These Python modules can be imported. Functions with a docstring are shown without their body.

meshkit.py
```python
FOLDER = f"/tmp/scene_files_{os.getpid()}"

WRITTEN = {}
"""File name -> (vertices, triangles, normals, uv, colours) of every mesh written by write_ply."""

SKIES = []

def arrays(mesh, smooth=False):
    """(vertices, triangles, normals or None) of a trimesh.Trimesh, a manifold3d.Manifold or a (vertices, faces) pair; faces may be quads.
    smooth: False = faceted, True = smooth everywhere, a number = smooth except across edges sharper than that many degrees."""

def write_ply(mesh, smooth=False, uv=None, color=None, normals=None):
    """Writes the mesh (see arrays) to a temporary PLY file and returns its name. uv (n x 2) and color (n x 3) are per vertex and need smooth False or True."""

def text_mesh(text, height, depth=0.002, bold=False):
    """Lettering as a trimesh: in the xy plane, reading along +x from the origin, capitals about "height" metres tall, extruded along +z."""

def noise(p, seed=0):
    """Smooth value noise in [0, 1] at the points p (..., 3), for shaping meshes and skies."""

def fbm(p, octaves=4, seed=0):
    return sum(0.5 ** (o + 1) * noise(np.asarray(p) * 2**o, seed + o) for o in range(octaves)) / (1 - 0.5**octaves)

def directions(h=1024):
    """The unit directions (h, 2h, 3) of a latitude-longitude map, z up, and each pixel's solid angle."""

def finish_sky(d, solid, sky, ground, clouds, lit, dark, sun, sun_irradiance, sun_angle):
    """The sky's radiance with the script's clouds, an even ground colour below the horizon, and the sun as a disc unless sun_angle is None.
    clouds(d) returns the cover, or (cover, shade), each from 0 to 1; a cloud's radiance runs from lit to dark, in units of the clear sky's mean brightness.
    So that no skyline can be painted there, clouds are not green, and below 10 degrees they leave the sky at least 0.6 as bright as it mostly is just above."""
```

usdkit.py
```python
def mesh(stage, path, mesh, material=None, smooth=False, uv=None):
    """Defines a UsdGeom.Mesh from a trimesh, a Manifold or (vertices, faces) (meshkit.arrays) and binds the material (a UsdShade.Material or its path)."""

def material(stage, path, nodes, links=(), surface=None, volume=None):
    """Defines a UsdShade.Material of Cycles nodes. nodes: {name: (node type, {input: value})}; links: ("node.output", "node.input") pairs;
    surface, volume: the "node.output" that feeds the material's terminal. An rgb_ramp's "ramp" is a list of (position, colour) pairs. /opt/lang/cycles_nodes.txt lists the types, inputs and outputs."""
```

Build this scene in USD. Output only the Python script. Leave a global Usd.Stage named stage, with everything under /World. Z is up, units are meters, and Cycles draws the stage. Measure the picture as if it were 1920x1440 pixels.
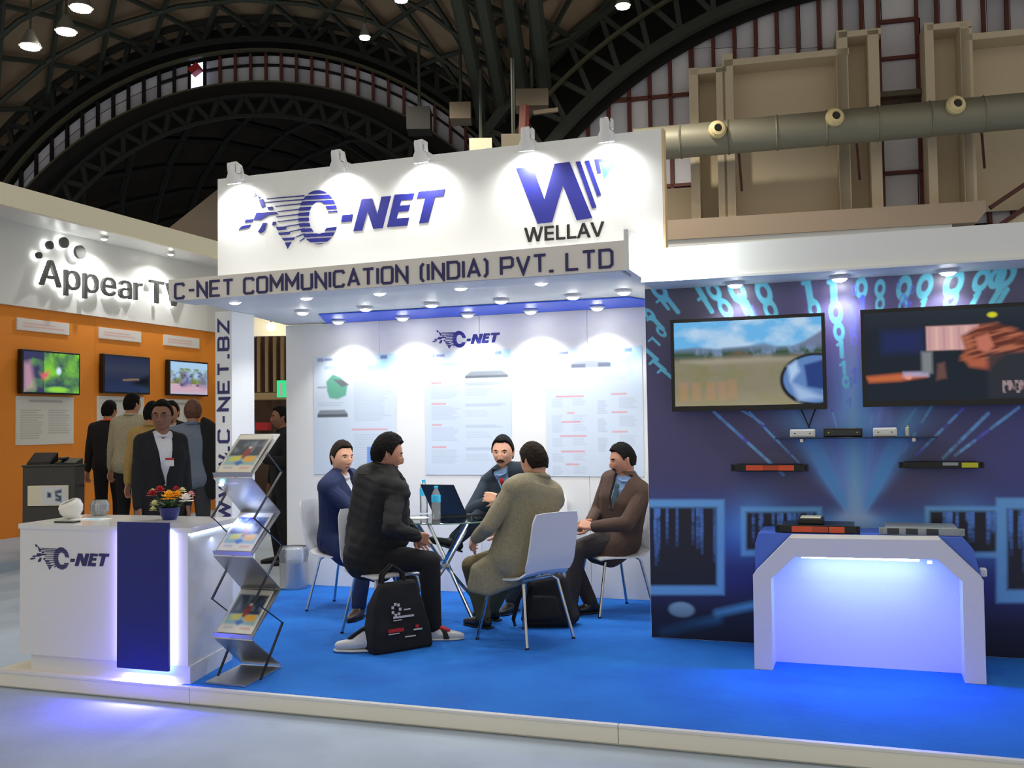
import math, random
import numpy as np, trimesh, manifold3d as m3
import shapely, shapely.geometry as sg, shapely.affinity as sa
from shapely.ops import unary_union
import usdkit, meshkit
from pxr import Usd, UsdGeom, UsdLux, UsdShade, Gf, Sdf, Vt

random.seed(7)
RNG = np.random.default_rng(7)
stage = Usd.Stage.CreateInMemory()
UsdGeom.SetStageUpAxis(stage, 'Z')
UsdGeom.SetStageMetersPerUnit(stage, 1.0)
UsdGeom.Xform.Define(stage, '/World')
V3 = lambda *a: np.array(a, float)

# ------------------------------------------------------------------ camera (eye height 1.55 m, 1920 px wide = 1880 px focal length)
FOC, YAW, PITCH, ROLL = 1880.0, -.339, .040, -.0141
EYE = V3(0, 0, 1.55)
_f = V3(math.sin(YAW) * math.cos(PITCH), math.cos(YAW) * math.cos(PITCH), math.sin(PITCH))
_r = V3(math.cos(YAW), -math.sin(YAW), 0)
_u = np.cross(_r, _f)
_r2, _u2 = _r * math.cos(ROLL) + _u * math.sin(ROLL), -_r * math.sin(ROLL) + _u * math.cos(ROLL)
CM = np.array([_r2, -_u2, _f])
cam = UsdGeom.Camera.Define(stage, '/World/camera')
cam.CreateHorizontalApertureAttr(36.0)
cam.CreateFocalLengthAttr(36.0 * FOC / 1920)
cam.CreateExposureAttr(0.0)
_m = np.eye(4); _m[0, :3], _m[1, :3], _m[2, :3], _m[3, :3] = _r2, _u2, -_f, EYE
cam.AddTransformOp().Set(Gf.Matrix4d(*_m.ravel().tolist()))

# measured points of the place: a viewing ray met with a plane of known position
def ray(px, py): return CM.T @ V3((px - 960) / FOC, (py - 720) / FOC, 1)
def on(px, py, ax, val):
    d = ray(px, py); return EYE + d * (val - EYE[ax]) / d[ax]
def PX(px, py, x): return on(px, py, 0, x)
def PY(px, py, y): return on(px, py, 1, y)
def PZ(px, py, z): return on(px, py, 2, z)
def PD(px, py, depth): return EYE + ray(px, py) * depth

# ------------------------------------------------------------------ light: the hall's even dim light, then the lamps in their builders
HALL, SPOT, DOWN, LED = 0.19, 1.0, 3.0, 1.0
dome = UsdLux.DomeLight.Define(stage, '/World/hall_daylight')
dome.CreateIntensityAttr(HALL); dome.CreateColorAttr(Gf.Vec3f(1.0, .94, .82))

# ------------------------------------------------------------------ helpers
LOOKS = {}
def lin(c):
    c = np.asarray(c, float) / 255.0
    return np.where(c <= .04045, c / 12.92, ((c + .055) / 1.055) ** 2.4)
def mat(name, rgb, rough=.5, **kw):
    """Principled material of an sRGB colour."""
    LOOKS[name] = usdkit.material(stage, '/World/Looks/' + name, {'p': ('principled_bsdf', {'base_color': tuple(lin(rgb)), 'roughness': rough, **kw})}, surface='p.BSDF')
    return name
def matn(name, a, b, scale, rough=.8, bump=0., detail=4, stretch=(1, 1, 1), **kw):
    """Two colours mixed by noise, with fine relief."""
    n = {'g': ('geometry', {}), 'mp': ('mapping', {'scale': stretch}), 'n': ('noise_texture', {'scale': scale, 'detail': detail}), 'r': ('rgb_ramp', {'ramp': [(.3, tuple(lin(a))), (.7, tuple(lin(b)))]}),
         'p': ('principled_bsdf', {'roughness': rough, **kw})}
    l = [('g.position', 'mp.vector'), ('mp.vector', 'n.vector'), ('n.fac', 'r.fac'), ('r.color', 'p.base_color')]
    if bump:
        n['n2'] = ('noise_texture', {'scale': scale * 12, 'detail': 2}); n['b'] = ('bump', {'strength': bump, 'distance': .01})
        l += [('mp.vector', 'n2.vector'), ('n2.fac', 'b.height'), ('b.normal', 'p.normal')]
    LOOKS[name] = usdkit.material(stage, '/World/Looks/' + name, n, l, surface='p.BSDF')
    return name
def glow(name, rgb, strength):
    LOOKS[name] = usdkit.material(stage, '/World/Looks/' + name, {'e': ('emission', {'color': tuple(lin(rgb)), 'strength': strength})}, surface='e.emission')
    return name
def printed(name, rough=.5, emit=0.):
    if emit:
        n, l, s = {'a': ('attribute', {'attribute': 'Cd'}), 'e': ('principled_bsdf', {'base_color': (.004, .004, .004), 'roughness': rough, 'specular_ior_level': .15, 'emission_strength': emit})}, [('a.color', 'e.emission_color')], 'e.BSDF'
    else:
        n, l, s = {'a': ('attribute', {'attribute': 'Cd'}), 'p': ('principled_bsdf', {'roughness': rough})}, [('a.color', 'p.base_color')], 'p.BSDF'
    LOOKS[name] = usdkit.material(stage, '/World/Looks/' + name, n, l, surface=s)
    return name

USED = {}
ORIGIN = {'/World': V3(0, 0, 0)}
def path_for(name, parent='/World'):
    k = (parent, name); USED[k] = USED.get(k, -1) + 1
    return f'{parent}/{name}' + (f'_{USED[k]:03d}' if USED[k] else '')
def data(path, **kw):
    p = stage.GetPrimAtPath(path)
    for k, v in kw.items():
        if v: p.SetCustomDataByKey(k, v)
def thing(name, label, cat, loc=(0, 0, 0), group=None, kind=None, rot=0.):
    path = path_for(name); x = UsdGeom.Xform.Define(stage, path)
    x.AddTranslateOp().Set(Gf.Vec3d(*map(float, loc)))
    if rot: x.AddRotateZOp().Set(rot)
    ORIGIN[path] = V3(*loc)
    data(path, label=label, category=cat, group=group, kind=kind)
    return path
def struct(name):
    path = path_for(name); UsdGeom.Xform.Define(stage, path); ORIGIN[path] = V3(0, 0, 0); data(path, kind='structure')
    return path
def tm(mesh):
    if hasattr(mesh, 'to_mesh'):
        m = mesh.to_mesh(); return trimesh.Trimesh(m.vert_properties[:, :3], m.tri_verts, process=False)
    if isinstance(mesh, (list, tuple)): return trimesh.util.concatenate([tm(x) for x in mesh])
    return mesh
def part(name, mesh, m, parent='/World', smooth=30, label=None, kind=None, local=False, cd=None):
    """One mesh, given in world coordinates (or the parent's, with local)."""
    path = path_for(name, parent); mesh = tm(mesh)
    root = parent
    while root not in ORIGIN: root = root.rpartition('/')[0]
    if not local: mesh = trimesh.Trimesh(np.array(mesh.vertices) - ORIGIN[root], mesh.faces, process=False)
    if cd is not None: smooth = False
    p = usdkit.mesh(stage, path, mesh, LOOKS[m], smooth=smooth)
    if cd is not None:
        UsdGeom.PrimvarsAPI(p).CreatePrimvar('Cd', Sdf.ValueTypeNames.Color3fArray, 'vertex').Set(Vt.Vec3fArray.FromNumpy(np.asarray(cd, np.float32)))
    data(path, label=label, kind=kind)
    return path
def single(name, mesh, m, label, cat, group=None, kind=None, smooth=30):
    """A thing that is one mesh."""
    p = part(name, mesh, m, smooth=smooth); data(p, label=label, category=cat, group=group, kind=kind); return p
def copy(src, loc, label, rot=0., group=None):
    """Another instance of a finished thing with its parts."""
    was = stage.GetPrimAtPath(src).GetCustomData()
    import re
    path = path_for(re.sub(r'_\d{3}$', '', src.rpartition('/')[2])); x = UsdGeom.Xform.Define(stage, path)
    x.GetPrim().GetReferences().AddInternalReference(src); x.GetPrim().SetInstanceable(True)
    x.ClearXformOpOrder(); x.AddTranslateOp().Set(Gf.Vec3d(*map(float, loc))); x.AddRotateZOp().Set(float(rot))
    x.SetXformOpOrder([o for o in x.GetOrderedXformOps()])
    data(path, label=label, category=was['category'], group=group or was.get('group'))
    return path
def aim(x, pos, d):
    d = np.asarray(d, float) / np.linalg.norm(d); up = V3(0, 0, 1) if abs(d[2]) < .95 else V3(0, 1, 0)
    r = np.cross(d, up); r /= np.linalg.norm(r); u = np.cross(r, d); m = np.eye(4); m[0, :3], m[1, :3], m[2, :3], m[3, :3] = r, u, -d, pos
    x.AddTransformOp().Set(Gf.Matrix4d(*m.ravel().tolist()))
def spot(parent, pos, d, power, cone, color=(1, 1, 1), radius=.025, soft=.5):
    path = path_for('bulb', parent); s = UsdLux.SphereLight.Define(stage, path)
    s.CreateRadiusAttr(radius); s.CreateIntensityAttr(power); s.CreateNormalizeAttr(True); s.CreateColorAttr(Gf.Vec3f(*color))
    sh = UsdLux.ShapingAPI.Apply(s.GetPrim()); sh.CreateShapingConeAngleAttr(cone); sh.CreateShapingConeSoftnessAttr(soft)
    aim(s, np.asarray(pos, float) - ORIGIN.get(parent, V3(0, 0, 0)), d)
def rect_light(parent, pos, d, w, h, power, color, right=None):
    path = path_for('led_strip_light', parent); s = UsdLux.RectLight.Define(stage, path)
    s.CreateWidthAttr(w); s.CreateHeightAttr(h); s.CreateIntensityAttr(power); s.CreateNormalizeAttr(True); s.CreateColorAttr(Gf.Vec3f(*color))
    aim(s, np.asarray(pos, float) - ORIGIN.get(parent, V3(0, 0, 0)), d)

def box(x0, x1, y0, y1, z0, z1, r=0.):
    """Box between limits, its edges rounded by r."""
    if r > 0:
        pts = [m3.Manifold.sphere(r, 8).translate([x, y, z]) for x in (x0 + r, x1 - r) for y in (y0 + r, y1 - r) for z in (z0 + r, z1 - r)]
        return tm(m3.Manifold.batch_hull(pts))
    b = trimesh.creation.box((x1 - x0, y1 - y0, z1 - z0)); b.apply_translation(((x0 + x1) / 2, (y0 + y1) / 2, (z0 + z1) / 2)); return b
def cbox(c, s, r=0.): return box(c[0] - s[0] / 2, c[0] + s[0] / 2, c[1] - s[1] / 2, c[1] + s[1] / 2, c[2] - s[2] / 2, c[2] + s[2] / 2, r)
def rotz(mesh, deg, about=(0, 0, 0)):
    mesh = mesh.copy(); mesh.apply_transform(trimesh.transformations.rotation_matrix(math.radians(deg), (0, 0, 1), about)); return mesh
def hullpts(pts):
    return trimesh.Trimesh(np.asarray(pts, float)).convex_hull if False else tm(m3.Manifold.hull_points(np.asarray(pts, float)))
def tube(pts, r, n=8, closed_ends=True):
    """Round bar along points."""
    pts = np.asarray(pts, float); rs = np.broadcast_to(np.asarray(r, float), len(pts)); rings = []
    t = np.gradient(pts, axis=0); t /= np.linalg.norm(t, axis=1, keepdims=True)
    ref = V3(0, 0, 1) if abs(t[0][2]) < .9 else V3(1, 0, 0)
    for p, d, q in zip(pts, t, rs):
        a = np.cross(d, ref); a /= np.linalg.norm(a); b = np.cross(d, a); ref = ref if abs(d @ ref) < .95 else a
        an = np.linspace(0, 2 * np.pi, n, endpoint=False)
        rings.append(p + q * (np.cos(an)[:, None] * a + np.sin(an)[:, None] * b))
    v = np.concatenate(rings + [[pts[0]], [pts[-1]]]); f = []
    for i in range(len(pts) - 1):
        for k in range(n):
            a, b = i * n + k, i * n + (k + 1) % n; f += [[a, b, b + n], [a, b + n, a + n]]
    e = len(v)
    for k in range(n): f += [[e - 2, (k + 1) % n, k], [e - 1, e - 2 - n + k, e - 2 - n + (k + 1) % n]]
    m = trimesh.Trimesh(v, f, process=False); m.fix_normals() if False else None
    return m
def bar(a, b, w, t=None, up=(0, 0, 1)):
    """Square bar from a to b."""
    a, b = np.asarray(a, float), np.asarray(b, float); d = b - a; L = np.linalg.norm(d); d /= L; t = t or w
    s = np.cross(d, up); s = s / np.linalg.norm(s) if np.linalg.norm(s) > 1e-6 else V3(1, 0, 0); n = np.cross(s, d)
    return hullpts([p + i * s * w / 2 + j * n * t / 2 for p in (a, b) for i in (-1, 1) for j in (-1, 1)])
def lathe(profile, c, n=32, axis=None):
    """Solid of revolution about the vertical through c; profile of (radius, height)."""
    m = trimesh.creation.revolve(np.asarray(profile, float), sections=n)
    if axis is not None: m.apply_transform(trimesh.geometry.align_vectors((0, 0, 1), axis))
    m.apply_translation(c); return m
def extrude(poly, h):
    gs = getattr(poly, 'geoms', [poly]); return trimesh.util.concatenate([trimesh.creation.extrude_polygon(g, h, engine='earcut') for g in gs if g.area > 1e-9])
def place(mesh, o, u, v):
    """Puts a mesh drawn in xy (thickness z) at o with axes u, v; thickness along u x v."""
    u, v = np.asarray(u, float), np.asarray(v, float); M = np.eye(4); M[:3, 0], M[:3, 1], M[:3, 2], M[:3, 3] = u, v, np.cross(u, v), o
    mesh = mesh.copy(); mesh.apply_transform(M); return mesh
def wallprint(mesh, x, y, z, s=1.): 
    """Flat lettering standing upright, facing -y, its origin at x, y, z."""
    m = mesh.copy(); m.apply_scale([s, s, 1]); return place(m, (x, y, z), (1, 0, 0), (0, 0, 1))
ORD = ['first', 'second', 'third', 'fourth', 'fifth', 'sixth', 'seventh', 'eighth']

class Canvas:
    """Flat print on a fine grid of vertices: colours are painted by shape functions in the print's own plane."""
    def __init__(s, o, u, v, W, H, bg, to=None):
        s.o, s.u, s.v, s.W, s.H, s.to = V3(*o), V3(*u), V3(*v), W, H, to
        s.c = np.zeros((H, W, 3)) + lin(bg)
        s.X, s.Y = np.meshgrid(np.arange(W) / (W - 1), np.arange(H) / (H - 1))
        s.ux, s.vy = np.linalg.norm(s.u), np.linalg.norm(s.v)
    def uv(s, p):
        p = np.atleast_2d(np.asarray(p, float))
        if s.to: q = np.array([s.to(*a) - s.o for a in p]); return np.stack([q @ s.u / s.ux ** 2, q @ s.v / s.vy ** 2], 1)
        return p
    def mixin(s, m, col): 
        m = np.clip(m, 0, 1)[..., None]; s.c = s.c * (1 - m) + lin(col) * m
    def add(s, m, col): s.c = s.c + np.clip(m, 0, None)[..., None] * lin(col)
    def poly(s, pts, col, a=1., soft=.004):
        q = s.uv(pts); ax, ay = s.X * s.ux, s.Y * s.vy; q = q * [s.ux, s.vy]
        x0, y0, x1, y1 = *(q.min(0) - 3 * soft), *(q.max(0) + 3 * soft)
        sel = (ax >= x0) & (ax <= x1) & (ay >= y0) & (ay <= y1)
        if not sel.any(): return
        pt = np.stack([ax[sel], ay[sel]], 1); d = np.full(len(pt), 1e9); ins = np.zeros(len(pt), bool)
        for i in range(len(q)):
            a_, b_ = q[i], q[(i + 1) % len(q)]; e = b_ - a_; t = np.clip(((pt - a_) @ e) / max(e @ e, 1e-12), 0, 1)
            d = np.minimum(d, np.linalg.norm(pt - a_ - t[:, None] * e, axis=1))
            if a_[1] != b_[1]: ins ^= ((a_[1] > pt[:, 1]) != (b_[1] > pt[:, 1])) & (pt[:, 0] < (b_[0] - a_[0]) * (pt[:, 1] - a_[1]) / (b_[1] - a_[1]) + a_[0])
        m = np.zeros(s.X.shape); m[sel] = np.clip(.5 + np.where(ins, d, -d) / (2 * soft), 0, 1) * a
        s.mixin(m, col)
    def rect(s, a, b, col, al=1., soft=.004):
        s.poly([(a[0], a[1]), (b[0], a[1]), (b[0], b[1]), (a[0], b[1])], col, al, soft)
    def line(s, a, b, w, col, al=1., soft=None):
        q = s.uv([a, b]) * [s.ux, s.vy]; pt = np.stack([s.X * s.ux, s.Y * s.vy], -1); e = q[1] - q[0]
        t = np.clip(((pt - q[0]) @ e) / max(e @ e, 1e-12), 0, 1); d = np.linalg.norm(pt - q[0] - t[..., None] * e, axis=-1)
        s.mixin(np.clip((w / 2 - d) / (soft or w * .35) + .5, 0, 1) * al, col)
    def blob(s, c, rx, ry, col, al=1., ang=0., hard=1.5, ring=0.):
        q = s.uv([c])[0] * [s.ux, s.vy]; x, y = s.X * s.ux - q[0], s.Y * s.vy - q[1]; ca, sn = math.cos(ang), math.sin(ang)
        d = np.hypot((x * ca + y * sn) / rx, (-x * sn + y * ca) / ry)
        if ring: s.mixin(np.clip(.5 + (1 - d) * hard, 0, 1) * np.clip(.5 + (d - ring) * hard, 0, 1) * al, col)
        else: s.mixin(np.clip(.5 + (1 - d) * hard, 0, 1) * al, col)
    def fbm(s, sx, sy, seed=0, octv=3): return meshkit.fbm(np.stack([s.X * sx, s.Y * sy, 0 * s.X], -1), octv, seed)
    def text_lines(s, x0, x1, y0, y1, n, col, al=.35):
        for i in range(n):
            y = y0 + (y1 - y0) * (i + .5) / n; s.rect((x0, y - .22 * (y1 - y0) / n), (x0 + (x1 - x0) * random.uniform(.7, 1), y + .22 * (y1 - y0) / n), col, al, soft=.006)
    def mesh(s):
        P = s.o + s.X[..., None] * s.u + s.Y[..., None] * s.v; i = np.arange(s.W * s.H).reshape(s.H, s.W)
        a, b, c, d = i[:-1, :-1].ravel(), i[:-1, 1:].ravel(), i[1:, 1:].ravel(), i[1:, :-1].ravel()
        return trimesh.Trimesh(P.reshape(-1, 3), np.concatenate([np.stack([a, c, b], 1), np.stack([a, d, c], 1)]), process=False), s.c.reshape(-1, 3)
    def put(s, name, parent, m, label=None, kind=None):
        me, cd = s.mesh(); return part(name, me, m, parent, cd=cd, label=label, kind=kind)

# ------------------------------------------------------------------ materials
mat('white', (228, 228, 226), .35); mat('white_panel', (232, 233, 232), .55); mat('white_gloss', (232, 231, 228), .18, coat_weight=.4)
mat('chrome', (200, 200, 202), .16, metallic=1.); mat('steel_dark', (70, 72, 76), .35, metallic=.8); mat('aluminium', (190, 190, 188), .38, metallic=.9)
mat('plastic_white', (225, 226, 228), .3); mat('plastic_black', (16, 16, 18), .35); mat('rubber', (24, 24, 26), .7)
mat('royal_blue', (24, 34, 112), .4); mat('logo_blue', (36, 40, 132), .45); mat('logo_dark', (48, 44, 100), .5); mat('letter_black', (28, 28, 30), .5)
mat('fascia_grey', (236, 230, 222), .5); mat('ply_edge', (205, 178, 138), .6); mat('sky_blue', (60, 190, 235), .45)
matn('grey_carpet', (164, 178, 194), (182, 196, 214), 1.6, .95, .25); matn('blue_carpet', (6, 98, 192), (16, 116, 210), 2.2, .95, .3)
mat('edge_board', (238, 234, 220), .5); mat('edge_trim', (226, 226, 226), .3)
mat('orange_wall', (236, 140, 36), .6); mat('cream', (240, 233, 208), .6); mat('kiosk_grey', (66, 66, 64), .5)
mat('podium_blue', (74, 110, 214), .5); mat('blue_print', (44, 92, 238), .5)
glow('lamp_white', (255, 252, 244), 45); glow('lamp_warm', (255, 244, 214), 26); glow('led_blue', (120, 190, 255), 7); glow('led_violet', (96, 110, 255), 5)
glow('led_white', (205, 225, 255), 5); glow('halo_white', (250, 255, 250), 9); glow('led_cyan', (150, 235, 255), 7)
printed('print_matt', .55); printed('print_satin', .35); printed('screen', .12, .95)
LOOKS['glass'] = usdkit.material(stage, '/World/Looks/glass', {'t': ('transparent_bsdf', {'color': (.86, .93, .92)}), 'g': ('glossy_bsdf', {'color': (.9, .9, .9), 'roughness': .05}), 'fr': ('fresnel', {'IOR': 1.5}), 'm': ('mix_closure', {})},
                                 [('fr.fac', 'm.fac'), ('t.BSDF', 'm.closure1'), ('g.BSDF', 'm.closure2')], surface='m.closure') if True else None
LOOKS['clear_plastic'] = usdkit.material(stage, '/World/Looks/clear_plastic', {'t': ('transparent_bsdf', {'color': (.95, .97, .98)}), 'd': ('diffuse_bsdf', {'color': (.85, .9, .95)}), 'g': ('glossy_bsdf', {'color': (.9, .9, .9), 'roughness': .12}), 'fr': ('fresnel', {'IOR': 1.6}), 'm0': ('mix_closure', {'fac': .22}), 'm': ('mix_closure', {})},
                                 [('fr.fac', 'm.fac'), ('t.BSDF', 'm0.closure1'), ('d.BSDF', 'm0.closure2'), ('m0.closure', 'm.closure1'), ('g.BSDF', 'm.closure2')], surface='m.closure')
# ================================================================== the stand's shell
ZP, YF, YM, YB, YH = .10, 4.75, 6.75, 8.12, 6.38      # platform height; front edge, mural, back wall and header planes
fl = struct('floor'); part('carpet', box(-60, 40, -12, 60, -.06, 0), 'grey_carpet', fl)
pf = struct('platform')
part('deck', box(-5.02, 2.6, YF + .02, 8.6, .001, ZP - .012), 'edge_board', pf)
_c = extrude(sg.Polygon([(-3.70, YF + .03), (2.58, YF + .03), (2.58, 8.6), (-5.0, 8.6), (-5.0, 5.3), (-3.78, 5.3)]), .012); _c.apply_translation((0, 0, ZP - .012)); part('blue_carpet', _c, 'blue_carpet', pf)
_c = extrude(sg.Polygon([(-5.02, YF + .03), (-3.70, YF + .03), (-3.78, 5.3), (-5.02, 5.3)]), .012); _c.apply_translation((0, 0, ZP - .012)); part('corner_board', _c, 'edge_board', pf)
for a, b in ((-5.03, -3.62), (-3.617, -1.163), (-1.16, 1.3), (1.303, 2.6)):
    part('edge_board', box(a, b, YF, YF + .02, .012, ZP - .012, .003), 'edge_board', pf)
    part('edge_trim', box(a, b, YF - .004, YF + .03, ZP - .012, ZP + .003, .002), 'edge_trim', pf)
part('edge_board', box(-5.05, -5.02, YF, 8.6, .012, ZP, .003), 'edge_board', pf)

w = struct('wall_back')
for a, b in ((-5.10, -4.13), (-4.128, -3.16), (-3.158, -2.19), (-2.188, -1.42)):
    part('panel', box(a, b, YB, YB + .06, ZP, 2.50, .003), 'white_panel', w)
w = struct('wall_side'); part('panel', box(-1.42, -1.385, YM + .06, YB + .06, ZP, 2.5), 'white_panel', w)

soff = struct('ceiling')
pol = sg.Polygon([(-4.72, YF + 1.30), (-1.40, YF + 1.30), (-1.40, YB + .06), (-5.12, YB + .06)])
s_ = extrude(pol, .04); s_.apply_translation((0, 0, 2.51)); part('soffit_panel', s_, 'white_panel', soff)
part('beam', box(-4.74, -1.40, 6.02, 6.30, 2.478, 2.54), 'white_panel', soff)
bp = extrude(sg.Polygon([(-4.36, 7.46), (-1.68, 7.46), (-1.44, YB - .01), (-4.66, YB - .01)]), .008); bp.apply_translation((0, 0, 2.498))
part('blue_band', bp, 'blue_print', soff)

# downlights under the canopy, lamp face down
def downlight(x, y, z, label, power, cone=58, parent_group='canopy downlights', color=(1., .985, .96), tilt=(0, 0, -1)):
    t = thing('downlight', label, 'downlight', (x, y, z), parent_group)
    part('rim', lathe([(0, 0), (.058, 0), (.066, -.012), (.05, -.022), (.046, -.022), (.046, -.012), (0, -.012)], (x, y, z), 24), 'plastic_white', t)
    part('lens', lathe([(0, -.0125), (.044, -.0125), (.043, -.024), (.034, -.034), (.016, -.040), (0, -.041)], (x, y, z), 20), 'lamp_white', t)
    spot(t, (x, y, z - .075), tilt, power, cone, color, .03, .6)
rows = [('front', 6.34, (-4.42, -3.81, -3.22, -2.60, -2.02), 1.5), ('middle', 7.18, (-4.35, -3.77, -3.19, -2.61, -2.04), 2.0), ('rear', 7.86, (-4.40, -3.77, -3.16, -2.60, -2.03), 2.4)]
for nm, y, xs, pw in rows:
    for i, x in enumerate(xs):
        downlight(x, y, 2.509 if nm != 'rear' else 2.497, f'round white downlight, {ORD[i]} from the left in the canopy\'s {nm} row', pw * DOWN, 52 if nm == 'rear' else 62, tilt=(0, .22, -1) if nm == 'rear' else (0, 0, -1))
downlight(-1.63, 7.08, 2.509, 'round white downlight in the canopy corner next to the dark mural wall', 1.6 * DOWN)

fa = thing('fascia_sign', 'grey fascia board lettered with the blue company name under the white header', 'sign', (-3, 6.0, 2.47))
xl, xr = -4.745, -1.375
part('board', hullpts([(xl, 6.0, 2.476), (xr, 6.0, 2.484), (xl, 6.0, 2.63), (xr, 6.0, 2.668), (xl, 6.03, 2.476), (xr, 6.03, 2.484), (xl, 6.03, 2.63), (xr, 6.03, 2.668)]), 'fascia_grey', fa)
part('top_board', box(xl, xr, 6.031, YH - .005, 2.60, 2.615), 'white_panel', fa)
part('end_board', hullpts([(xr + .0, y, z) for y, z in ((6.0, 2.484), (YH - .03, 2.484), (YH - .03, 2.735), (6.0, 2.735))] + [(xr + .03, y, z) for y, z in ((6.0, 2.484), (YH - .03, 2.484), (YH - .03, 2.735), (6.0, 2.735))]), 'white_panel', fa)

# square lettering drawn with a pen: strokes on a 4 x 6 grid
PEN = {'C': [[(4, 5), (3.4, 6), (.6, 6), (0, 5.4), (0, .6), (.6, 0), (3.4, 0), (4, 1)]], '-': [[(.6, 3), (2.8, 3)]], 'N': [[(0, 0), (0, 6), (4, 0), (4, 6)]],
       'E': [[(4, 6), (0, 6), (0, 0), (4, 0)], [(0, 3), (3.2, 3)]], 'T': [[(0, 6), (4, 6)], [(2, 6), (2, 0)]], 'O': [[(.6, 6), (3.4, 6), (4, 5.4), (4, .6), (3.4, 0), (.6, 0), (0, .6), (0, 5.4), (.6, 6)]],
       'M': [[(0, 0), (0, 6), (2.4, 2), (4.8, 6), (4.8, 0)]], 'U': [[(0, 6), (0, .6), (.6, 0), (3.4, 0), (4, .6), (4, 6)]], 'I': [[(0, 0), (0, 6)]], 'A': [[(0, 0), (2.1, 6), (4.2, 0)], [(.9, 1.8), (3.3, 1.8)]],
       '(': [[(1.2, 6.4), (.2, 5.2), (.2, .8), (1.2, -.4)]], ')': [[(0, 6.4), (1, 5.2), (1, .8), (0, -.4)]], 'D': [[(0, 0), (0, 6), (3.2, 6), (4, 5.2), (4, .8), (3.2, 0), (0, 0)]],
       'P': [[(0, 0), (0, 6), (3.4, 6), (4, 5.4), (4, 3.2), (3.4, 2.6), (0, 2.6)]], 'V': [[(0, 6), (2.1, 0), (4.2, 6)]], '.': [[(0, 0), (.5, 0)]], 'L': [[(0, 6), (0, 0), (3.8, 0)]],
       'W': [[(0, 6), (1.6, 0), (3, 5), (4.4, 0), (6, 6)]], 'B': [[(0, 0), (0, 6), (3.4, 6), (4, 5.4), (4, 3.6), (3.4, 3), (0, 3)], [(3.4, 3), (4, 2.4), (4, .6), (3.4, 0), (0, 0)]], 'Z': [[(0, 6), (4, 6), (0, 0), (4, 0)]]}
def pen_text(text, size, weight=.9, gap=1.7, space=3.4, mono=0):
    """Outline of a line of square lettering, capitals `size` tall; also its width."""
    x, out = 0., []
    for ch in text:
        if ch == ' ': x += space; continue
        wd = max(p[0] for s in PEN[ch] for p in s)
        off = (mono - wd) / 2 if mono else 0
        o_ = []
        for s in PEN[ch]: o_.append(sa.translate(sg.LineString(s).buffer(weight / 2, cap_style='flat' if ch != '.' else 'square', join_style='mitre', mitre_limit=2), x + off, 0))
        out.append(unary_union(o_)); x += (mono or wd) + gap
    return [sa.scale(q, size / 6, size / 6, origin=(0, 0)) for q in out], (x - gap) * size / 6
def fit(shape, x0, x1, zb0, zb1, h0, h1, w):
    """Stretches an outline into the slightly tapering band between two ends."""
    def f(p):
        p = np.asarray(p); t = p[:, 0] / w; return np.stack([x0 + (x1 - x0) * t, (zb0 + (zb1 - zb0) * t) + p[:, 1] * (h0 + (h1 - h0) * t)], 1)
    return shapely.transform(shape, f)
LETTERS, wd = pen_text('C-NET COMMUNICATION (INDIA) PVT. LTD', 1., .95)
a, b, c, d = PY(329, 560, 6.0), PY(1148, 500, 6.0), PY(329, 533, 6.0), PY(1148, 468, 6.0)
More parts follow.
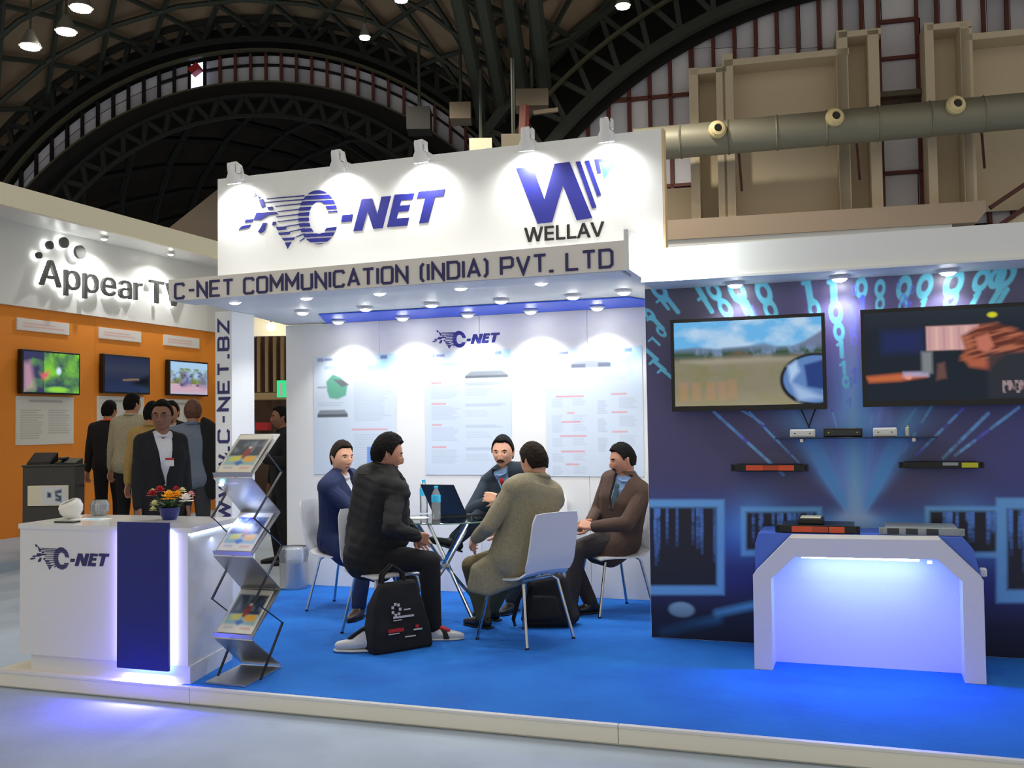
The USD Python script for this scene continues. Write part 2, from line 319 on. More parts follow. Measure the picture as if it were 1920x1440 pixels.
for g in LETTERS: part('letter', place(extrude(fit(g, a[0], b[0], a[2], b[2], c[2] - a[2], d[2] - b[2], wd), .006), (0, 5.999, 0), (1, 0, 0), (0, 0, 1)), 'logo_dark', fa)

# the header with its two emblems
hd = thing('header_sign', 'tall white header board with two blue logos above the grey fascia', 'sign', (-3, YH, 2.6))
h0, h1 = PY(408, 336, YH), PY(1240, 241, YH)
part('board', hullpts([(x, y, z) for x, zt in ((h0[0], h0[2]), (h1[0], h1[2])) for y in (YH, YH + .07) for z in (2.62, zt)]), 'white_panel', hd)
part('edge_strip', box(h1[0] + .001, h1[0] + .014, YH, YH + .072, 2.64, h1[2]), 'ply_edge', hd, label='bare wooden edge of the board')
part('brace', box(h0[0] + .3, h0[0] + .36, YH + .072, YH + .6, 2.6, 2.66), 'white_panel', hd); part('brace', box(h1[0] - .36, h1[0] - .3, YH + .072, YH + .6, 2.6, 2.66), 'white_panel', hd)
LZ = lambda x, y: PY(420 + x / 4.364, 320 + y / 4.364, YH)[[0, 2]]
def lpoly(pts): return sg.Polygon([LZ(*p) for p in pts])
NET = [lpoly([(970, 365), (1055, 358), (1045, 415), (960, 422)]),
       lpoly([(1128, 234), (1212, 228), (1256, 362), (1290, 214), (1368, 207), (1300, 470), (1222, 476), (1175, 330), (1132, 490), (1060, 496)]),
       lpoly([(1400, 196), (1560, 187), (1545, 236), (1452, 243), (1440, 287), (1525, 280), (1512, 330), (1428, 337), (1414, 393), (1516, 386), (1502, 450), (1335, 462)]),
       lpoly([(1594, 173), (1808, 152), (1794, 210), (1727, 215), (1672, 424), (1598, 432), (1648, 222), (1580, 228)])]
def ell(cx, cy, rx, ry, n=60): return [(cx + rx * math.cos(t) + .12 * ry * -math.sin(t) * 0, cy + ry * math.sin(t)) for t in np.linspace(0, 2 * np.pi, n)]
ring = sg.Polygon(ell(772, 382, 162, 222)).difference(sg.Polygon(ell(778, 385, 82, 132))).difference(sg.Polygon([(790, 345), (1000, 335), (1000, 452), (770, 478), (790, 420)]))
SLOPE = -.055
for k in range(10):
    y = 190 + 44 * k; t = 3.5 + (4.5 if k in (2, 3, 4, 5, 6, 7) else 3)
    ring = ring.difference(sg.Polygon([(560, y + 10), (980, y + 10 + SLOPE * 420), (980, y + 10 + 2 * t + SLOPE * 420), (560, y + 10 + 2 * t)]))
bits = [ring]
for k, (x0, y) in enumerate([(350, 228), (330, 258), (420, 290), (440, 333), (430, 375), (440, 415), (500, 455), (540, 497), (590, 540), (620, 575)]):
    bits.append(sg.Polygon([(x0, y), (660, y - 16 + SLOPE * 200), (660, y - 6 + SLOPE * 200), (x0, y + 5)]))
for p in ([(222, 180), (245, 168), (268, 205), (240, 216)], [(275, 205), (296, 215), (288, 232)], [(286, 238), (318, 232), (340, 290), (312, 305)], [(355, 300), (398, 294), (402, 318), (366, 322)],
          [(268, 346), (430, 338), (442, 356), (372, 364), (300, 404), (244, 402)], [(180, 402), (242, 397), (232, 418), (172, 424)], [(148, 454), (222, 441), (205, 466), (122, 484)],
          [(322, 428), (352, 428), (336, 490), (306, 512), (280, 500), (300, 470)], [(402, 420), (428, 418), (424, 446), (396, 448)], [(428, 462), (512, 456), (508, 482), (438, 488)], [(444, 508), (545, 500), (538, 522), (456, 528)], [(474, 552), (584, 546), (570, 568), (492, 574)], [(500, 590), (554, 586), (522, 640)]):
    bits.append(sg.Polygon(p))
EMB = [shapely.transform(b_, lambda q: np.array([LZ(*p) for p in q])) for b_ in bits]
EMBLEM = unary_union([e.buffer(0) for e in EMB]); NETS = unary_union(NET)
part('emblem', place(extrude(EMBLEM, .004), (0, YH - .0005, 0), (1, 0, 0), (0, 0, 1)), 'logo_blue', hd)
for q in NET: part('letter', place(extrude(q, .004), (0, YH - .0005, 0), (1, 0, 0), (0, 0, 1)), 'logo_blue', hd)
LOGO = unary_union([EMBLEM, NETS]); _b = LOGO.bounds
def logo(parent, x0, x1, y, zb, m, thin=.002, zs=1., name='logo', fill=0):
    """The same logo, smaller, between x0 and x1 on a board facing -y."""
    s = (x1 - x0) / (_b[2] - _b[0]); src = LOGO.buffer(fill) if fill else LOGO
    g_ = sa.translate(sa.scale(sa.translate(src, -_b[0], -_b[1]), s, s * zs, origin=(0, 0)), x0, zb)
    part(name, place(extrude(g_, thin), (0, y, 0), (1, 0, 0), (0, 0, 1)), m, parent)
WZ = lambda x, y: PY(640 + x / 3, y / 3, YH)[[0, 2]]
def wpoly(p): return sg.Polygon([WZ(*q) for q in p])
def flat(shape, m, name, parent, y=YH, label=None): return part(name, place(extrude(shape, .004), (0, y - .0005, 0), (1, 0, 0), (0, 0, 1)), m, parent, label=label)
flat(unary_union([wpoly([(985, 947), (1076, 936), (1143, 1122), (1200, 922), (1284, 911), (1412, 1226), (1325, 1240), (1246, 1042), (1186, 1250), (1105, 1259)]),
                  wpoly([(1319, 911), (1345, 908), (1436, 1166), (1411, 1174)]), wpoly([(1370, 906), (1394, 903), (1462, 1096), (1440, 1104)]), wpoly([(1424, 897), (1506, 889), (1490, 906), (1450, 910), (1462, 970), (1442, 976)])]), 'logo_blue', 'emblem', hd)
flat(wpoly([(1454, 912), (1536, 904), (1480, 1003)]), 'sky_blue', 'triangle', hd, label='light blue triangle of the logo')
t_ = meshkit.text_mesh('WELLAV', 1., .004, bold=True); wl = t_.bounds[1][0]
A_, B_, T_ = PY(640 + 1028 / 3, 1362 / 3, YH), PY(640 + 1480 / 3, 1335 / 3, YH), PY(640 + 1028 / 3, 1285 / 3, YH)
for q in sorted(t_.split(only_watertight=False), key=lambda q: q.bounds[0][0]): part('letter', wallprint(trimesh.Trimesh(np.array(q.vertices) * [(B_[0] - A_[0]) / wl, (T_[2] - A_[2]) / 1.0, 1], q.faces), A_[0], YH - .0005, A_[2]), 'letter_black', hd)

# arm spotlights clamped to the header's top edge
for i, (px, py) in enumerate(((437, 318), (632, 288), (787, 268), (987, 246), (1135, 240))):
    p = PY(px, py, YH - .10); zt = h0[2] + (h1[2] - h0[2]) * (p[0] - h0[0]) / (h1[0] - h0[0])
    t = thing('arm_spotlight', f'white arm spotlight, {ORD[i]} from the left on the header\'s top edge', 'spotlight', (p[0], YH, zt), 'spotlights on the header')
    part('clamp', box(p[0] - .03, p[0] + .03, YH - .015, YH + .09, zt - .03, zt + .02, .006), 'plastic_white', t)
    part('arm', tube([(p[0], YH + .03, zt + .015), (p[0], YH + .0, zt + .075), (p[0], YH - .06, zt + .09), (p[0], YH - .12, zt + .07)], .011), 'plastic_white', t)
    ax = V3(0.02 * (-1) ** i, .28, -1.); ax /= np.linalg.norm(ax); o = V3(p[0], YH - .13, zt + .075)
    part('head', lathe([(0, 0), (.026, 0), (.032, .02), (.034, .075), (.05, .105), (.052, .155), (.046, .155), (.044, .11), (0, .10)], o, 24, ax), 'plastic_white', t)
    part('lens', lathe([(0, .12), (.045, .12), (.045, .125), (0, .125)], o, 20, ax), 'lamp_white', t)
    part('bracket', cbox((p[0] + .045, YH - .10, zt + .035), (.012, .05, .07), .004), 'plastic_white', t)
    spot(t, o + ax * .17, (0, .42, -1), 7.0 * SPOT, 74, (1, .99, .97), .05, 1.)
# floodlight in the corner, shining along the right-hand canopy
t = thing('floodlight', 'small white floodlight glaring at the corner beside the right canopy', 'floodlight', (-1.30, 6.28, 2.6))
part('housing', rotz(box(-1.345, -1.29, 6.215, 6.30, 2.575, 2.66, .01), 30, (-1.33, 6.27, 2.6)), 'plastic_white', t)
part('lens', lathe([(0, 0), (.058, 0), (.05, .02), (0, .035)], (-1.295, 6.225, 2.615), 20, (.72, -.66, -.2)), 'lamp_white', t)
part('bracket', box(-1.375, -1.335, 6.25, 6.29, 2.60, 2.63), 'plastic_white', t)
spot(t, (-1.24, 6.14, 2.59), (1., .18, -.06), 7 * SPOT, 80, (.93, 1., .97), .03, .8)

# the column lettered with the web address
co = thing('sign_column', 'narrow white column with blue web address running up it, left of the opening', 'sign', (-4.95, 7.1, ZP))
part('post', box(-5.035, -4.875, 6.95, 7.27, ZP, 2.508, .002), 'white_panel', co)
g, wd = pen_text('WWW.C-NET.BZ', 1., 1.1, 2.2)
zt_, zb_ = PY(425, 596, 6.95)[2], PY(425, 955, 6.95)[2]; sc = (zt_ - zb_ + .06) / wd
g = [sa.rotate(sa.scale(q, sc, .098, origin=(0, 0)), 90, origin=(0, 0)) for q in g]; zo = zt_ - g[-1].bounds[3]
for q in g: part('letter', place(extrude(sa.translate(q, -4.905, zo), .003), (0, 6.9495, 0), (1, 0, 0), (0, 0, 1)), 'logo_dark', co)

# ================================================================== right-hand wall: mural, canopy
mw = thing('mural_wall', 'dark blue wall printed with binary digits and light beams behind the podium', 'wall panel', (0, YM, ZP), kind='thing')
part('wall', box(-1.405, 2.4, YM, YM + .07, ZP, 2.46), 'white_panel', mw)
X0, X1, Z1, Z0 = -1.405, 1.30, 2.459, ZP + .002
cv = Canvas((X0, YM - .003, Z1), (X1 - X0, 0, 0), (0, 0, Z0 - Z1), 520, 440, (68, 64, 98), to=lambda a, b: PY(a, b, YM))
xx, zz = X0 + cv.X * (X1 - X0), Z1 + cv.Y * (Z0 - Z1)
S = PY(1605, 985, YM); src = (S[0], S[2])
dx, dz = xx - src[0], zz - src[1]; ang = np.arctan2(dx, np.maximum(dz, -5)); dist = np.hypot(dx, dz)
top = np.clip((zz - 1.95) / .5, 0, 1); cv.mixin(top * (.55 + .45 * cv.fbm(3, 3, 4)), (82, 82, 92))
cv.mixin(np.clip((xx - .2) / 1.0, 0, 1) * np.clip(1 - top, 0, 1) * .75, (52, 58, 130)); 
low = np.clip((1.03 - zz) / .75, 0, 1); cv.mixin(low * .95, (18, 18, 46))
cv.mixin(np.exp(-((zz - .80) / .20) ** 2) * .85, (40, 84, 178)); cv.mixin(np.exp(-((zz - .52) / .12) ** 2) * .6, (28, 34, 120))
up = np.clip(dz / .12, 0, 1)
f1 = meshkit.fbm(np.stack([ang * 9, 0 * ang + 3.3, 0 * ang], -1), 3, 5); f2 = meshkit.fbm(np.stack([ang * 26, 0 * ang + 7.3, dist * .8], -1), 3, 9)
fan = np.clip(1.1 - np.abs(ang / .62) ** 2.2, 0, 1) * up
purp = np.exp(-(ang / .42) ** 2) * up * np.clip(1.25 - dist / 1.5, .0, 1); cv.mixin(purp * (.45 + .8 * f2), (112, 98, 190))
beam = np.exp(-((np.abs(ang) - .44) / .17) ** 2) * np.clip(1.35 - dist / .80, 0, 1) * up * 1.0 + np.exp(-(ang / .20) ** 2) * np.clip(1.45 - dist / .80, 0, 1) * up * 1.1
cv.mixin(np.clip(beam * (.35 + 1.1 * f1 + .5 * (f2 - .5)), 0, .95), (92, 172, 250))
core = np.exp(-(dx / .045) ** 2) * np.exp(-np.clip(dz, 0, 9) / .55) * up; cv.mixin(core * .8, (170, 216, 252))
cv.mixin(np.exp(-((dx / .11) ** 2 + (dz / .075) ** 2)), (214, 232, 255)); cv.mixin(np.exp(-((dx / .5) ** 2 + ((dz + .03) / .09) ** 2)) * .7, (110, 180, 236))
cv.mixin(np.exp(-((np.abs(dx) - .62) / .16) ** 2 - ((dz - .0) / .16) ** 2) * .6, (92, 158, 222))
def digit(px, py, h, ch, col, al=1., tilt=None):
    p = PY(px, py, YM); q = (p[0] - src[0], p[2] - src[1]); an = math.atan2(q[0], q[1]) if tilt is None else tilt
    k = h * .00345; c = (px, py); u = V3(math.sin(an), math.cos(an))
    if ch == '0': cv.blob(c, k * .27, k * .5, col, al, -math.atan2(q[0], q[1]) * -1 if tilt is None else tilt, 5, .48)
    else:
        d = 23 * h / 50; a_ = (px - u[0] * d, py + u[1] * d); b_ = (px + u[0] * d, py - u[1] * d); cv.line(a_, b_, k * .22, col, al); cv.line(b_, (b_[0] - 7, b_[1] + 6), k * .16, col, al)
CY, BL = (112, 214, 244), (92, 104, 222)
for px, py, h, ch in ((1236, 545, 46, '0'), (1262, 573, 34, '1'), (1246, 570, 26, '1'), (1312, 546, 40, '1'), (1338, 545, 44, '0'), (1382, 545, 54, '0'), (1326, 570, 36, '1'), (1360, 578, 42, '0'), (1393, 571, 38, '1'), (1432, 548, 52, '0'), (1445, 581, 44, '0'),
                      (1406, 580, 34, '1'), (1517, 547, 48, '1'), (1563, 546, 50, '1'), (1527, 580, 40, '0'), (1567, 586, 44, '0'), (1573, 622, 36, '0'), (1578, 655, 30, '1'), (1583, 690, 24, '1'), (1586, 716, 24, '0'), (1615, 540, 40, '0'), (1617, 572, 34, '1'), (1616, 515, 22, '0'), (1650, 541, 34, '0'), (1650, 570, 30, '0'),
                      (1695, 540, 46, '0'), (1734, 536, 48, '0'), (1788, 531, 56, '0'), (1840, 525, 46, '0'), (1870, 520, 44, '0'), (1886, 516, 52, '0'), (1693, 574, 28, '0'), (1731, 572, 28, '1'), (1783, 562, 40, '0'), (1828, 562, 34, '1'), (1868, 554, 38, '1'), (1880, 556, 34, '1'), (1218, 590, 30, '0'), (1232, 605, 34, '1'), (1240, 622, 26, '0'), (1222, 665, 30, '1'), (1236, 685, 30, '1'), (1250, 700, 26, '1'), (1230, 640, 20, '1')):
    digit(px, py, h, ch, CY if (px < 1600 or px > 1640) or py < 545 else BL, .95)
for k in range(26):
    x = random.choice((1470, 1485, 1600, 1604, 1640, 1662, 1670, 1599, 1706)) + random.uniform(-6, 6); y = random.uniform(505, 760); digit(x + (x - 1605) * (985 - y) / 900, y, random.uniform(14, 30), random.choice('01'), BL, .55)
for (xa, ya), (xb, yb), n, h in (((1345, 778), (1472, 893), 10, 20), ((1412, 780), (1510, 880), 11, 15), ((1395, 772), (1440, 800), 4, 14), ((1745, 765), (1692, 850), 8, 15), ((1800, 772), (1715, 856), 9, 16), ((1850, 778), (1765, 862), 7, 20), ((1905, 768), (1780, 862), 9, 18), ((1715, 770), (1680, 820), 5, 15), ((1560, 770), (1578, 830), 6, 12), ((1636, 770), (1626, 860), 8, 12)):
    for k in range(n):
        t = (k + random.uniform(-.2, .2)) / n; x, y = xa + (xb - xa) * t, ya + (yb - ya) * t; e = V3(xb - xa, yb - ya); e /= np.linalg.norm(e); L = random.uniform(.3, .55) * h
        cv.line((x - e[0] * L, y - e[1] * L), (x + e[0] * L, y + e[1] * L), .018 * h / 18, (112, 178, 240) if random.random() < .75 else (90, 96, 214), random.uniform(.45, .95) * (1 - .5 * t))
def monitor(x0, y0, x1, y1, fr, dark=(26, 26, 40), seed=0):
    cv.rect((x0, y0), (x1, y1), (104, 166, 222), .9, .012); cv.rect((x0 + fr, y0 + fr), (x1 - fr, y1 - fr * 1.2), dark, 1, .012); r_ = random.Random(seed)
    for k in range(int((x1 - x0) / 9)):
        x = r_.uniform(x0 + fr + 3, x1 - fr - 3); L = r_.uniform(.2, .75) * (y1 - y0 - 2 * fr); y = y0 + fr + 4
        for j in range(6): cv.line((x, y + L * j / 6), (x, y + L * (j + .8) / 6), .02, (84, 130, 206), r_.uniform(.2, .8) * (1 - j / 8))
monitor(1180, 937, 1358, 1115, 14, seed=1); monitor(1390, 951, 1540, 1042, 9, seed=2); monitor(1735, 950, 1880, 1045, 8, seed=3); monitor(1868, 934, 2030, 1130, 20, seed=4)
cv.blob((1278, 1143), .085, .05, (128, 162, 186), .95, 0, 3); cv.line((1245, 1184), (1345, 1162), .055, (46, 120, 176), .8, .05); cv.line((1345, 1150), (1425, 1132), .045, (84, 158, 212), .9, .04)
cv.mixin(np.clip((.34 - zz) / .16, 0, 1) * .8, (16, 16, 32))
cv.c = cv.c * 1.45; cv.c = cv.c / np.maximum(cv.c.max(-1, keepdims=True) / .92, 1)
cv.put('mural_print', mw, 'print_satin', label='printed picture of monitors, digits and blue beams')
cr = struct('ceiling'); 
zc0, zc1 = 2.452, 2.665
part('canopy_board', hullpts([(x, y, z) for x in (-1.345, 2.4) for y, z in ((6.35, zc0), (6.35, zc1), (YM + .07, zc0), (YM + .07, zc1))]), 'white_panel', cr)
part('canopy_lip', box(-1.345, 2.4, 6.335, 6.35, zc0 - .004, zc0 + .012), 'white_panel', cr)
for i, px in enumerate((1368, 1572, 1783)):
    p = PZ(px, 518 - 12 * i, zc0); downlight(p[0], 6.6, zc0, f'round white downlight over the mural, {ORD[i]} from the left', .70 * DOWN, 64, 'downlights over the mural', tilt=(0, .20, -1))
downlight(1.25, 6.6, zc0, 'round white downlight over the mural, beyond the picture edge', .3 * DOWN, 62, 'downlights over the mural', tilt=(0, .12, -1))
# ================================================================== the neighbouring stand on the left (its wall runs away from the camera)
XA = -11.0
aw = struct('wall_left')
part('orange_panel', box(XA - .1, XA, 7.0, 12.2, .1, 3.27), 'orange_wall', aw); part('orange_panel', box(XA - .1, XA, 12.205, 16.4, .1, 3.27), 'orange_wall', aw)
part('sign_panel', box(XA - .1, XA + .05, 7.0, 16.4, 3.27, 4.42), 'white', struct('wall_left')); part('board', box(XA - .1, -10.18, 7.0, 16.6, 4.42, 4.46), 'white', struct('ceiling')); part('board', box(-10.18, -10.10, 7.0, 16.6, 4.38, 4.66), 'cream', struct('trim_1'))
part('deck', box(-13, -9.0, 4.0, 18, .001, .1), 'grey_carpet', struct('platform'))
def wallmesh(m, y0, z0, x=XA):            # drawing in xy -> wall facing +x: drawing's x runs along +y
    return place(m, (x, y0, z0), (0, 1, 0), (0, 0, 1))
sg_ = thing('wall_sign', 'dark backlit lettering with four dots on the white panel of the orange stand', 'sign', (XA + .05, 12, 3.5))
yA, yV = PX(72, 535, XA + .1)[1], PX(338, 575, XA + .1)[1]
zb = PX(72, 533, XA + .1)[2]; ht = PX(95, 489, XA + .1)[2] - zb
full = [meshkit.text_mesh(ch, 1., .05, bold=False) for ch in 'Appear TV'.replace(' ', '')]
adv, xo = [], 0.
for ch, m_ in zip('AppearTV', full): adv.append(xo); xo += m_.extents[0] + (.16 if ch != 'r' else .42)
wtot = xo - .16; k_ = (yV - yA) / wtot
for m_, a_ in zip(full, adv):
    m_ = m_.copy(); m_.apply_translation((-m_.bounds[0][0] + a_, 0, 0)); m_.apply_scale([k_, ht, 1]);
    part('letter', wallmesh(m_, yA, zb, XA + .10), 'kiosk_grey', sg_)
    g_ = m_.copy(); g_.apply_scale([1, 1, .2]); part('backlight', wallmesh(g_, yA, zb, XA + .078), 'halo_white', sg_)
for px, py, r in ((70, 479, .045), (90, 460, .06), (117, 455, .078), (147, 473, .10)):
    p = PX(px, py, XA + .1); part('dot', lathe([(0, 0), (r, 0), (r, .05), (0, .05)], (XA + .10, p[1], p[2]), 24, (1, 0, 0)), 'kiosk_grey', sg_)
    part('backlight', lathe([(0, 0), (r, 0), (r, .01), (0, .01)], (XA + .08, p[1], p[2]), 24, (1, 0, 0)), 'halo_white', sg_)
for i, (px, py) in enumerate(((195, 446), (320, 475))):
    p = PZ(px, py, 4.40); downlight(p[0], p[1], 4.40, f'round downlight over the backlit lettering, {ORD[i]} from the left', 16, 75, 'downlights of the orange stand')
def wallscreen(i, a, b, c, paint, label):
    A, B, C_ = PX(*a, XA + .12), PX(*b, XA + .12), PX(*c, XA + .12)
    y0, y1, z1, z0 = A[1], B[1], (A[2] + B[2]) / 2, C_[2]
    t = thing('television', label, 'television', (XA, (y0 + y1) / 2, (z0 + z1) / 2), 'televisions on the orange wall')
    part('case', box(XA + .03, XA + .115, y0, y1, z0, z1, .008), 'plastic_black', t); part('wall_bracket', box(XA, XA + .03, (y0 + y1) / 2 - .2, (y0 + y1) / 2 + .2, z0 + .15, z1 - .15), 'plastic_black', t)
    c_ = Canvas((XA + .117, y0 + .025, z1 - .025), (0, y1 - y0 - .05, 0), (0, 0, z0 - z1 + .05), 64, 40, (40, 44, 60)); paint(c_); c_.put('screen', t, 'screen')
def pa(c):
    c.rect((0, 0), (1, 1), (52, 56, 96)); c.poly([(0, .3), (.12, .25), (.2, .9), (0, 1)], (196, 150, 170), .8, .05); c.mixin(c.fbm(6, 4, 3) * 1.7 - .6 * (c.X < .35) - .35, (128, 206, 60)); c.mixin(np.clip(c.fbm(9, 7, 8) * 3 - 1.75, 0, 1) * (c.X > .5), (40, 90, 60)); c.poly([(.3, .55), (.45, .45), (.42, .62), (.33, .68)], (224, 96, 110), 1, .03); c.blob((.62, .45), .045, .05, (210, 236, 255)); c.poly([(.35, .75), (.9, .78), (.8, 1), (.4, 1)], (28, 40, 96), .8, .05); c.blob((.6, .92), .2, .04, (150, 226, 70), .9)
def pb(c):
    c.rect((0, 0), (1, 1), (38, 46, 74)); c.mixin(np.clip(1 - abs(c.Y - .35) * 3, 0, 1) * .5, (66, 72, 88)); c.mixin(np.clip((c.Y - .62) * 4, 0, 1) * .6, (40, 56, 92)); c.poly([(.75, .62), (1, .5), (1, .85), (.6, .75)], (20, 22, 30), 1, .04); c.line((.4, .66), (.75, .62), .03, (150, 126, 90), .7)
def pc(c):
    c.rect((0, 0), (1, 1), (170, 206, 238)); c.rect((0, .62), (1, 1), (206, 170, 184), 1, .06); c.mixin((c.Y > .2) * (c.Y < .68) * np.clip(c.fbm(7, 5, 5) * 3 - 1.1, 0, 1), (122, 136, 60)); c.mixin((c.Y > .3) * (c.Y < .75) * np.clip(c.fbm(9, 7, 11) * 4 - 2.1, 0, 1), (96, 76, 120)); c.poly([(.3, .55), (.55, .5), (.55, .7), (.3, .74)], (92, 88, 140), .8, .05); c.poly([(.75, .4), (1, .35), (1, .8), (.8, .75)], (110, 112, 150), .7, .06)
wallscreen(0, (42, 656), (151, 661), (46, 738), pa, 'wall television with bright green and pink picture, leftmost on the orange wall')
wallscreen(1, (195, 665), (282, 668), (197, 737), pb, 'wall television with dark blue picture, middle one on the orange wall')
wallscreen(2, (318, 675), (391, 679), (320, 741), pc, 'wall television with street picture, nearest the white column on the orange wall')
for i, (a, b, c) in enumerate((((32, 595), (130, 606), (32, 618)), ((186, 613), (265, 621), (186, 634)), ((308, 627), (374, 634), (308, 647)))):
    A, B, C_ = PX(*a, XA + .02), PX(*b, XA + .02), PX(*c, XA + .02)
    t = thing('caption_board', f'narrow white caption board with faint red writing, {ORD[i]} from the left on the orange wall', 'sign', (XA, A[1], C_[2]), 'caption boards on the orange wall')
    part('board', box(XA, XA + .02, A[1], B[1], C_[2], A[2]), 'white', t)
    c_ = Canvas((XA + .0215, A[1] + .01, A[2] - .01), (0, B[1] - A[1] - .02, 0), (0, 0, C_[2] - A[2] + .02), 40, 12, (226, 220, 216))
    c_.text_lines(.1, .95, .25, .8, 2, (214, 120, 96), .5); c_.put('caption', t, 'print_matt')
for i, (a, b, c) in enumerate((((30, 742), (138, 741), (31, 835)), ((182, 742), (270, 746), (183, 835)), ((308, 748), (371, 751), (308, 835)))):
    A, B, C_ = PX(*a, XA + .01), PX(*b, XA + .01), PX(*c, XA + .01)
    t = thing('wall_poster', f'white text poster under the television, {ORD[i]} from the left on the orange wall', 'poster', (XA, A[1], C_[2]), 'posters on the orange wall')
    part('board', box(XA, XA + .012, A[1], B[1], C_[2], A[2]), 'white', t)
    c_ = Canvas((XA + .0135, A[1] + .01, A[2] - .01), (0, B[1] - A[1] - .02, 0), (0, 0, C_[2] - A[2] + .02), 48, 40, (222, 220, 214))
    c_.rect((.2, .06), (.8, .11), (120, 120, 120), .6, .01); c_.text_lines(.06, .46, .25, .9, 12, (130, 130, 130), .45); c_.text_lines(.54, .95, .25, .8, 10, (130, 130, 130), .45); c_.put('poster_print', t, 'print_matt')
# grey demonstration kiosk
kc = V3(-9.22, 9.55, .1)
ks = thing('kiosk', 'dark grey display pedestal with a pale sign standing before the orange wall', 'pedestal', kc, rot=20)
part('body', box(-.31, .31, -.13, .15, 0, 1.02, .006), 'kiosk_grey', ks, local=True); part('top', box(-.32, .32, -.14, .16, 1.02, 1.045, .006), 'kiosk_grey', ks, local=True)
part('sign_plate', box(-.24, .24, -.152, -.13, .56, .80, .003), 'cream', ks, local=True)
c_ = Canvas((-.07, -.1535, .785), (.29, 0, 0), (0, 0, -.21), 48, 30, (226, 232, 238)); c_.poly([(.22, .3), (.38, .35), (.38, .6), (.22, .62)], (44, 66, 110), 1, .01); c_.poly([(.52, .25), (.8, .15), (.8, .35), (.6, .38), (.7, .5), (.8, .5), (.8, .85), (.55, .8), (.55, .66), (.7, .66), (.55, .55)], (60, 90, 120), 1, .01)
me, cd = c_.mesh(); part('sign_print', me, 'print_matt', ks, local=True, cd=cd)
tb = thing('tablet', 'tilted tablet with grey screen on the dark grey pedestal', 'tablet', kc + V3(-.10, -.02, 1.045), rot=20)
part('case', hullpts([(x, y, z) for x in (-.18, .1) for y, z in ((-.11, .0), (-.11, .015), (.10, .14), (.11, .125), (.11, 0))]), 'plastic_black', tb, local=True); part('screen', hullpts([(x, y, z) for x in (-.16, .08) for y, z in ((-.095, .0265), (.085, .1305), (-.094, .031), (.086, .135))]), 'steel_dark', tb, local=True)
tb = thing('telephone', 'low dark desk device beside the tablet on the grey pedestal', 'telephone', kc + V3(.14, .05, 1.045), rot=20)
part('base', hullpts([(x, y, z) for x in (-.08, .16) for y, z in ((-.12, 0), (-.12, .02), (.1, .07), (.1, 0))]), 'plastic_black', tb, local=True); part('handset', box(-.06, .0, -.09, .1, .055, .085, .01), 'steel_dark', tb, local=True)

# far stand seen through the gap beside the back wall
fs = thing('far_stand', 'brown stand with cream fascia seen through the gap beside the column', 'exhibition stand', (-9, 17, 0))
def PDb(px, py, d=17.5): return PD(px, py, d)
def quad(x0, y0, x1, y1, d, th=.15): 
    a, b = PDb(x0, y1, d), PDb(x1, y0, d); fwd = V3(_f[0], _f[1], 0); fwd /= np.linalg.norm(fwd); r_ = V3(_r[0], _r[1], 0); w_ = (b - a) @ r_
    return hullpts([a + r_ * (w_ * i) + V3(0, 0, (b[2] - a[2]) * j) + fwd * th * k for i in (0, 1) for j in (0, 1) for k in (0, 1)])
matn('dark_brown', (44, 28, 18), (74, 52, 34), 1.5, .7); mat('signal_red', (170, 24, 28), .5); mat('shelf_wood', (150, 124, 88), .6)
part('back_panel', quad(440, 600, 600, 985, 19), 'dark_brown', fs); part('fascia', quad(440, 575, 600, 631, 17.4, .1), 'cream', fs); part('shelf', quad(440, 735, 600, 750, 17.6, .5), 'shelf_wood', fs); part('counter', quad(470, 808, 512, 960, 17.2, .5), 'dark_brown', fs); part('red_box', quad(479, 792, 501, 807, 17.1, .3), 'signal_red', fs)
for k, px in enumerate((482, 497, 512, 526)): part('upright', quad(px, 631, px + 4, 735, 18.7, .1), 'shelf_wood', fs)
gl = thing('globe_lamp', 'round glowing globe lamp hanging before the cream far fascia', 'lamp', PD(508, 613, 17))
part('globe', trimesh.creation.icosphere(2, .075).apply_translation(PD(508, 613, 17)), 'lamp_warm', gl); part('rod', tube([PD(508, 613, 17) + V3(0, 0, .06), PD(508, 575, 17)], .01), 'steel_dark', gl)
glow('exit_green', (50, 214, 130), 1.2)
ex = thing('exit_sign', 'small glowing green sign above the far shelf', 'sign', PD(527, 730, 17.2))
part('box', quad(519, 713, 535, 745, 17.2, .06), 'exit_green', ex); part('figure', quad(524, 718, 529, 743, 17.17, .02), 'white', ex)

# ================================================================== the exhibition hall
matn('roof_boards', (108, 91, 72), (142, 121, 98), .5, .95, stretch=(.15, 1, 1)); mat('truss_green', (44, 48, 40), .7); mat('truss_light', (72, 70, 50), .6); mat('concrete', (206, 190, 164), .85); mat('concrete_dark', (98, 88, 74), .9); mat('ledge_concrete', (176, 156, 138), .85); mat('pier_brown', (58, 49, 40), .9)
LOOKS['dull_pane'] = usdkit.material(stage, '/World/Looks/dull_pane', {'g': ('geometry', {}), 'n': ('noise_texture', {'scale': .35, 'detail': 3}), 'r': ('rgb_ramp', {'ramp': [(.3, tuple(lin((186, 184, 194)))), (.7, tuple(lin((224, 222, 230))))]}), 'p': ('principled_bsdf', {'roughness': .5})}, [('g.position', 'n.vector'), ('n.fac', 'r.fac'), ('r.color', 'p.base_color')], surface='p.BSDF')
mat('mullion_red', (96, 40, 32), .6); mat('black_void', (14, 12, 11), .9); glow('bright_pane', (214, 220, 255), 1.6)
mat('duct_metal', (138, 134, 118), .55, metallic=.3); mat('nozzle_cream', (226, 206, 156), .5); mat('rail_red', (74, 22, 18), .5)
HX = V3(math.cos(.096), math.sin(.096), 0); HN = V3(HX[1], -HX[0], 0)      # right-hand hall wall: along, and out of it towards the camera
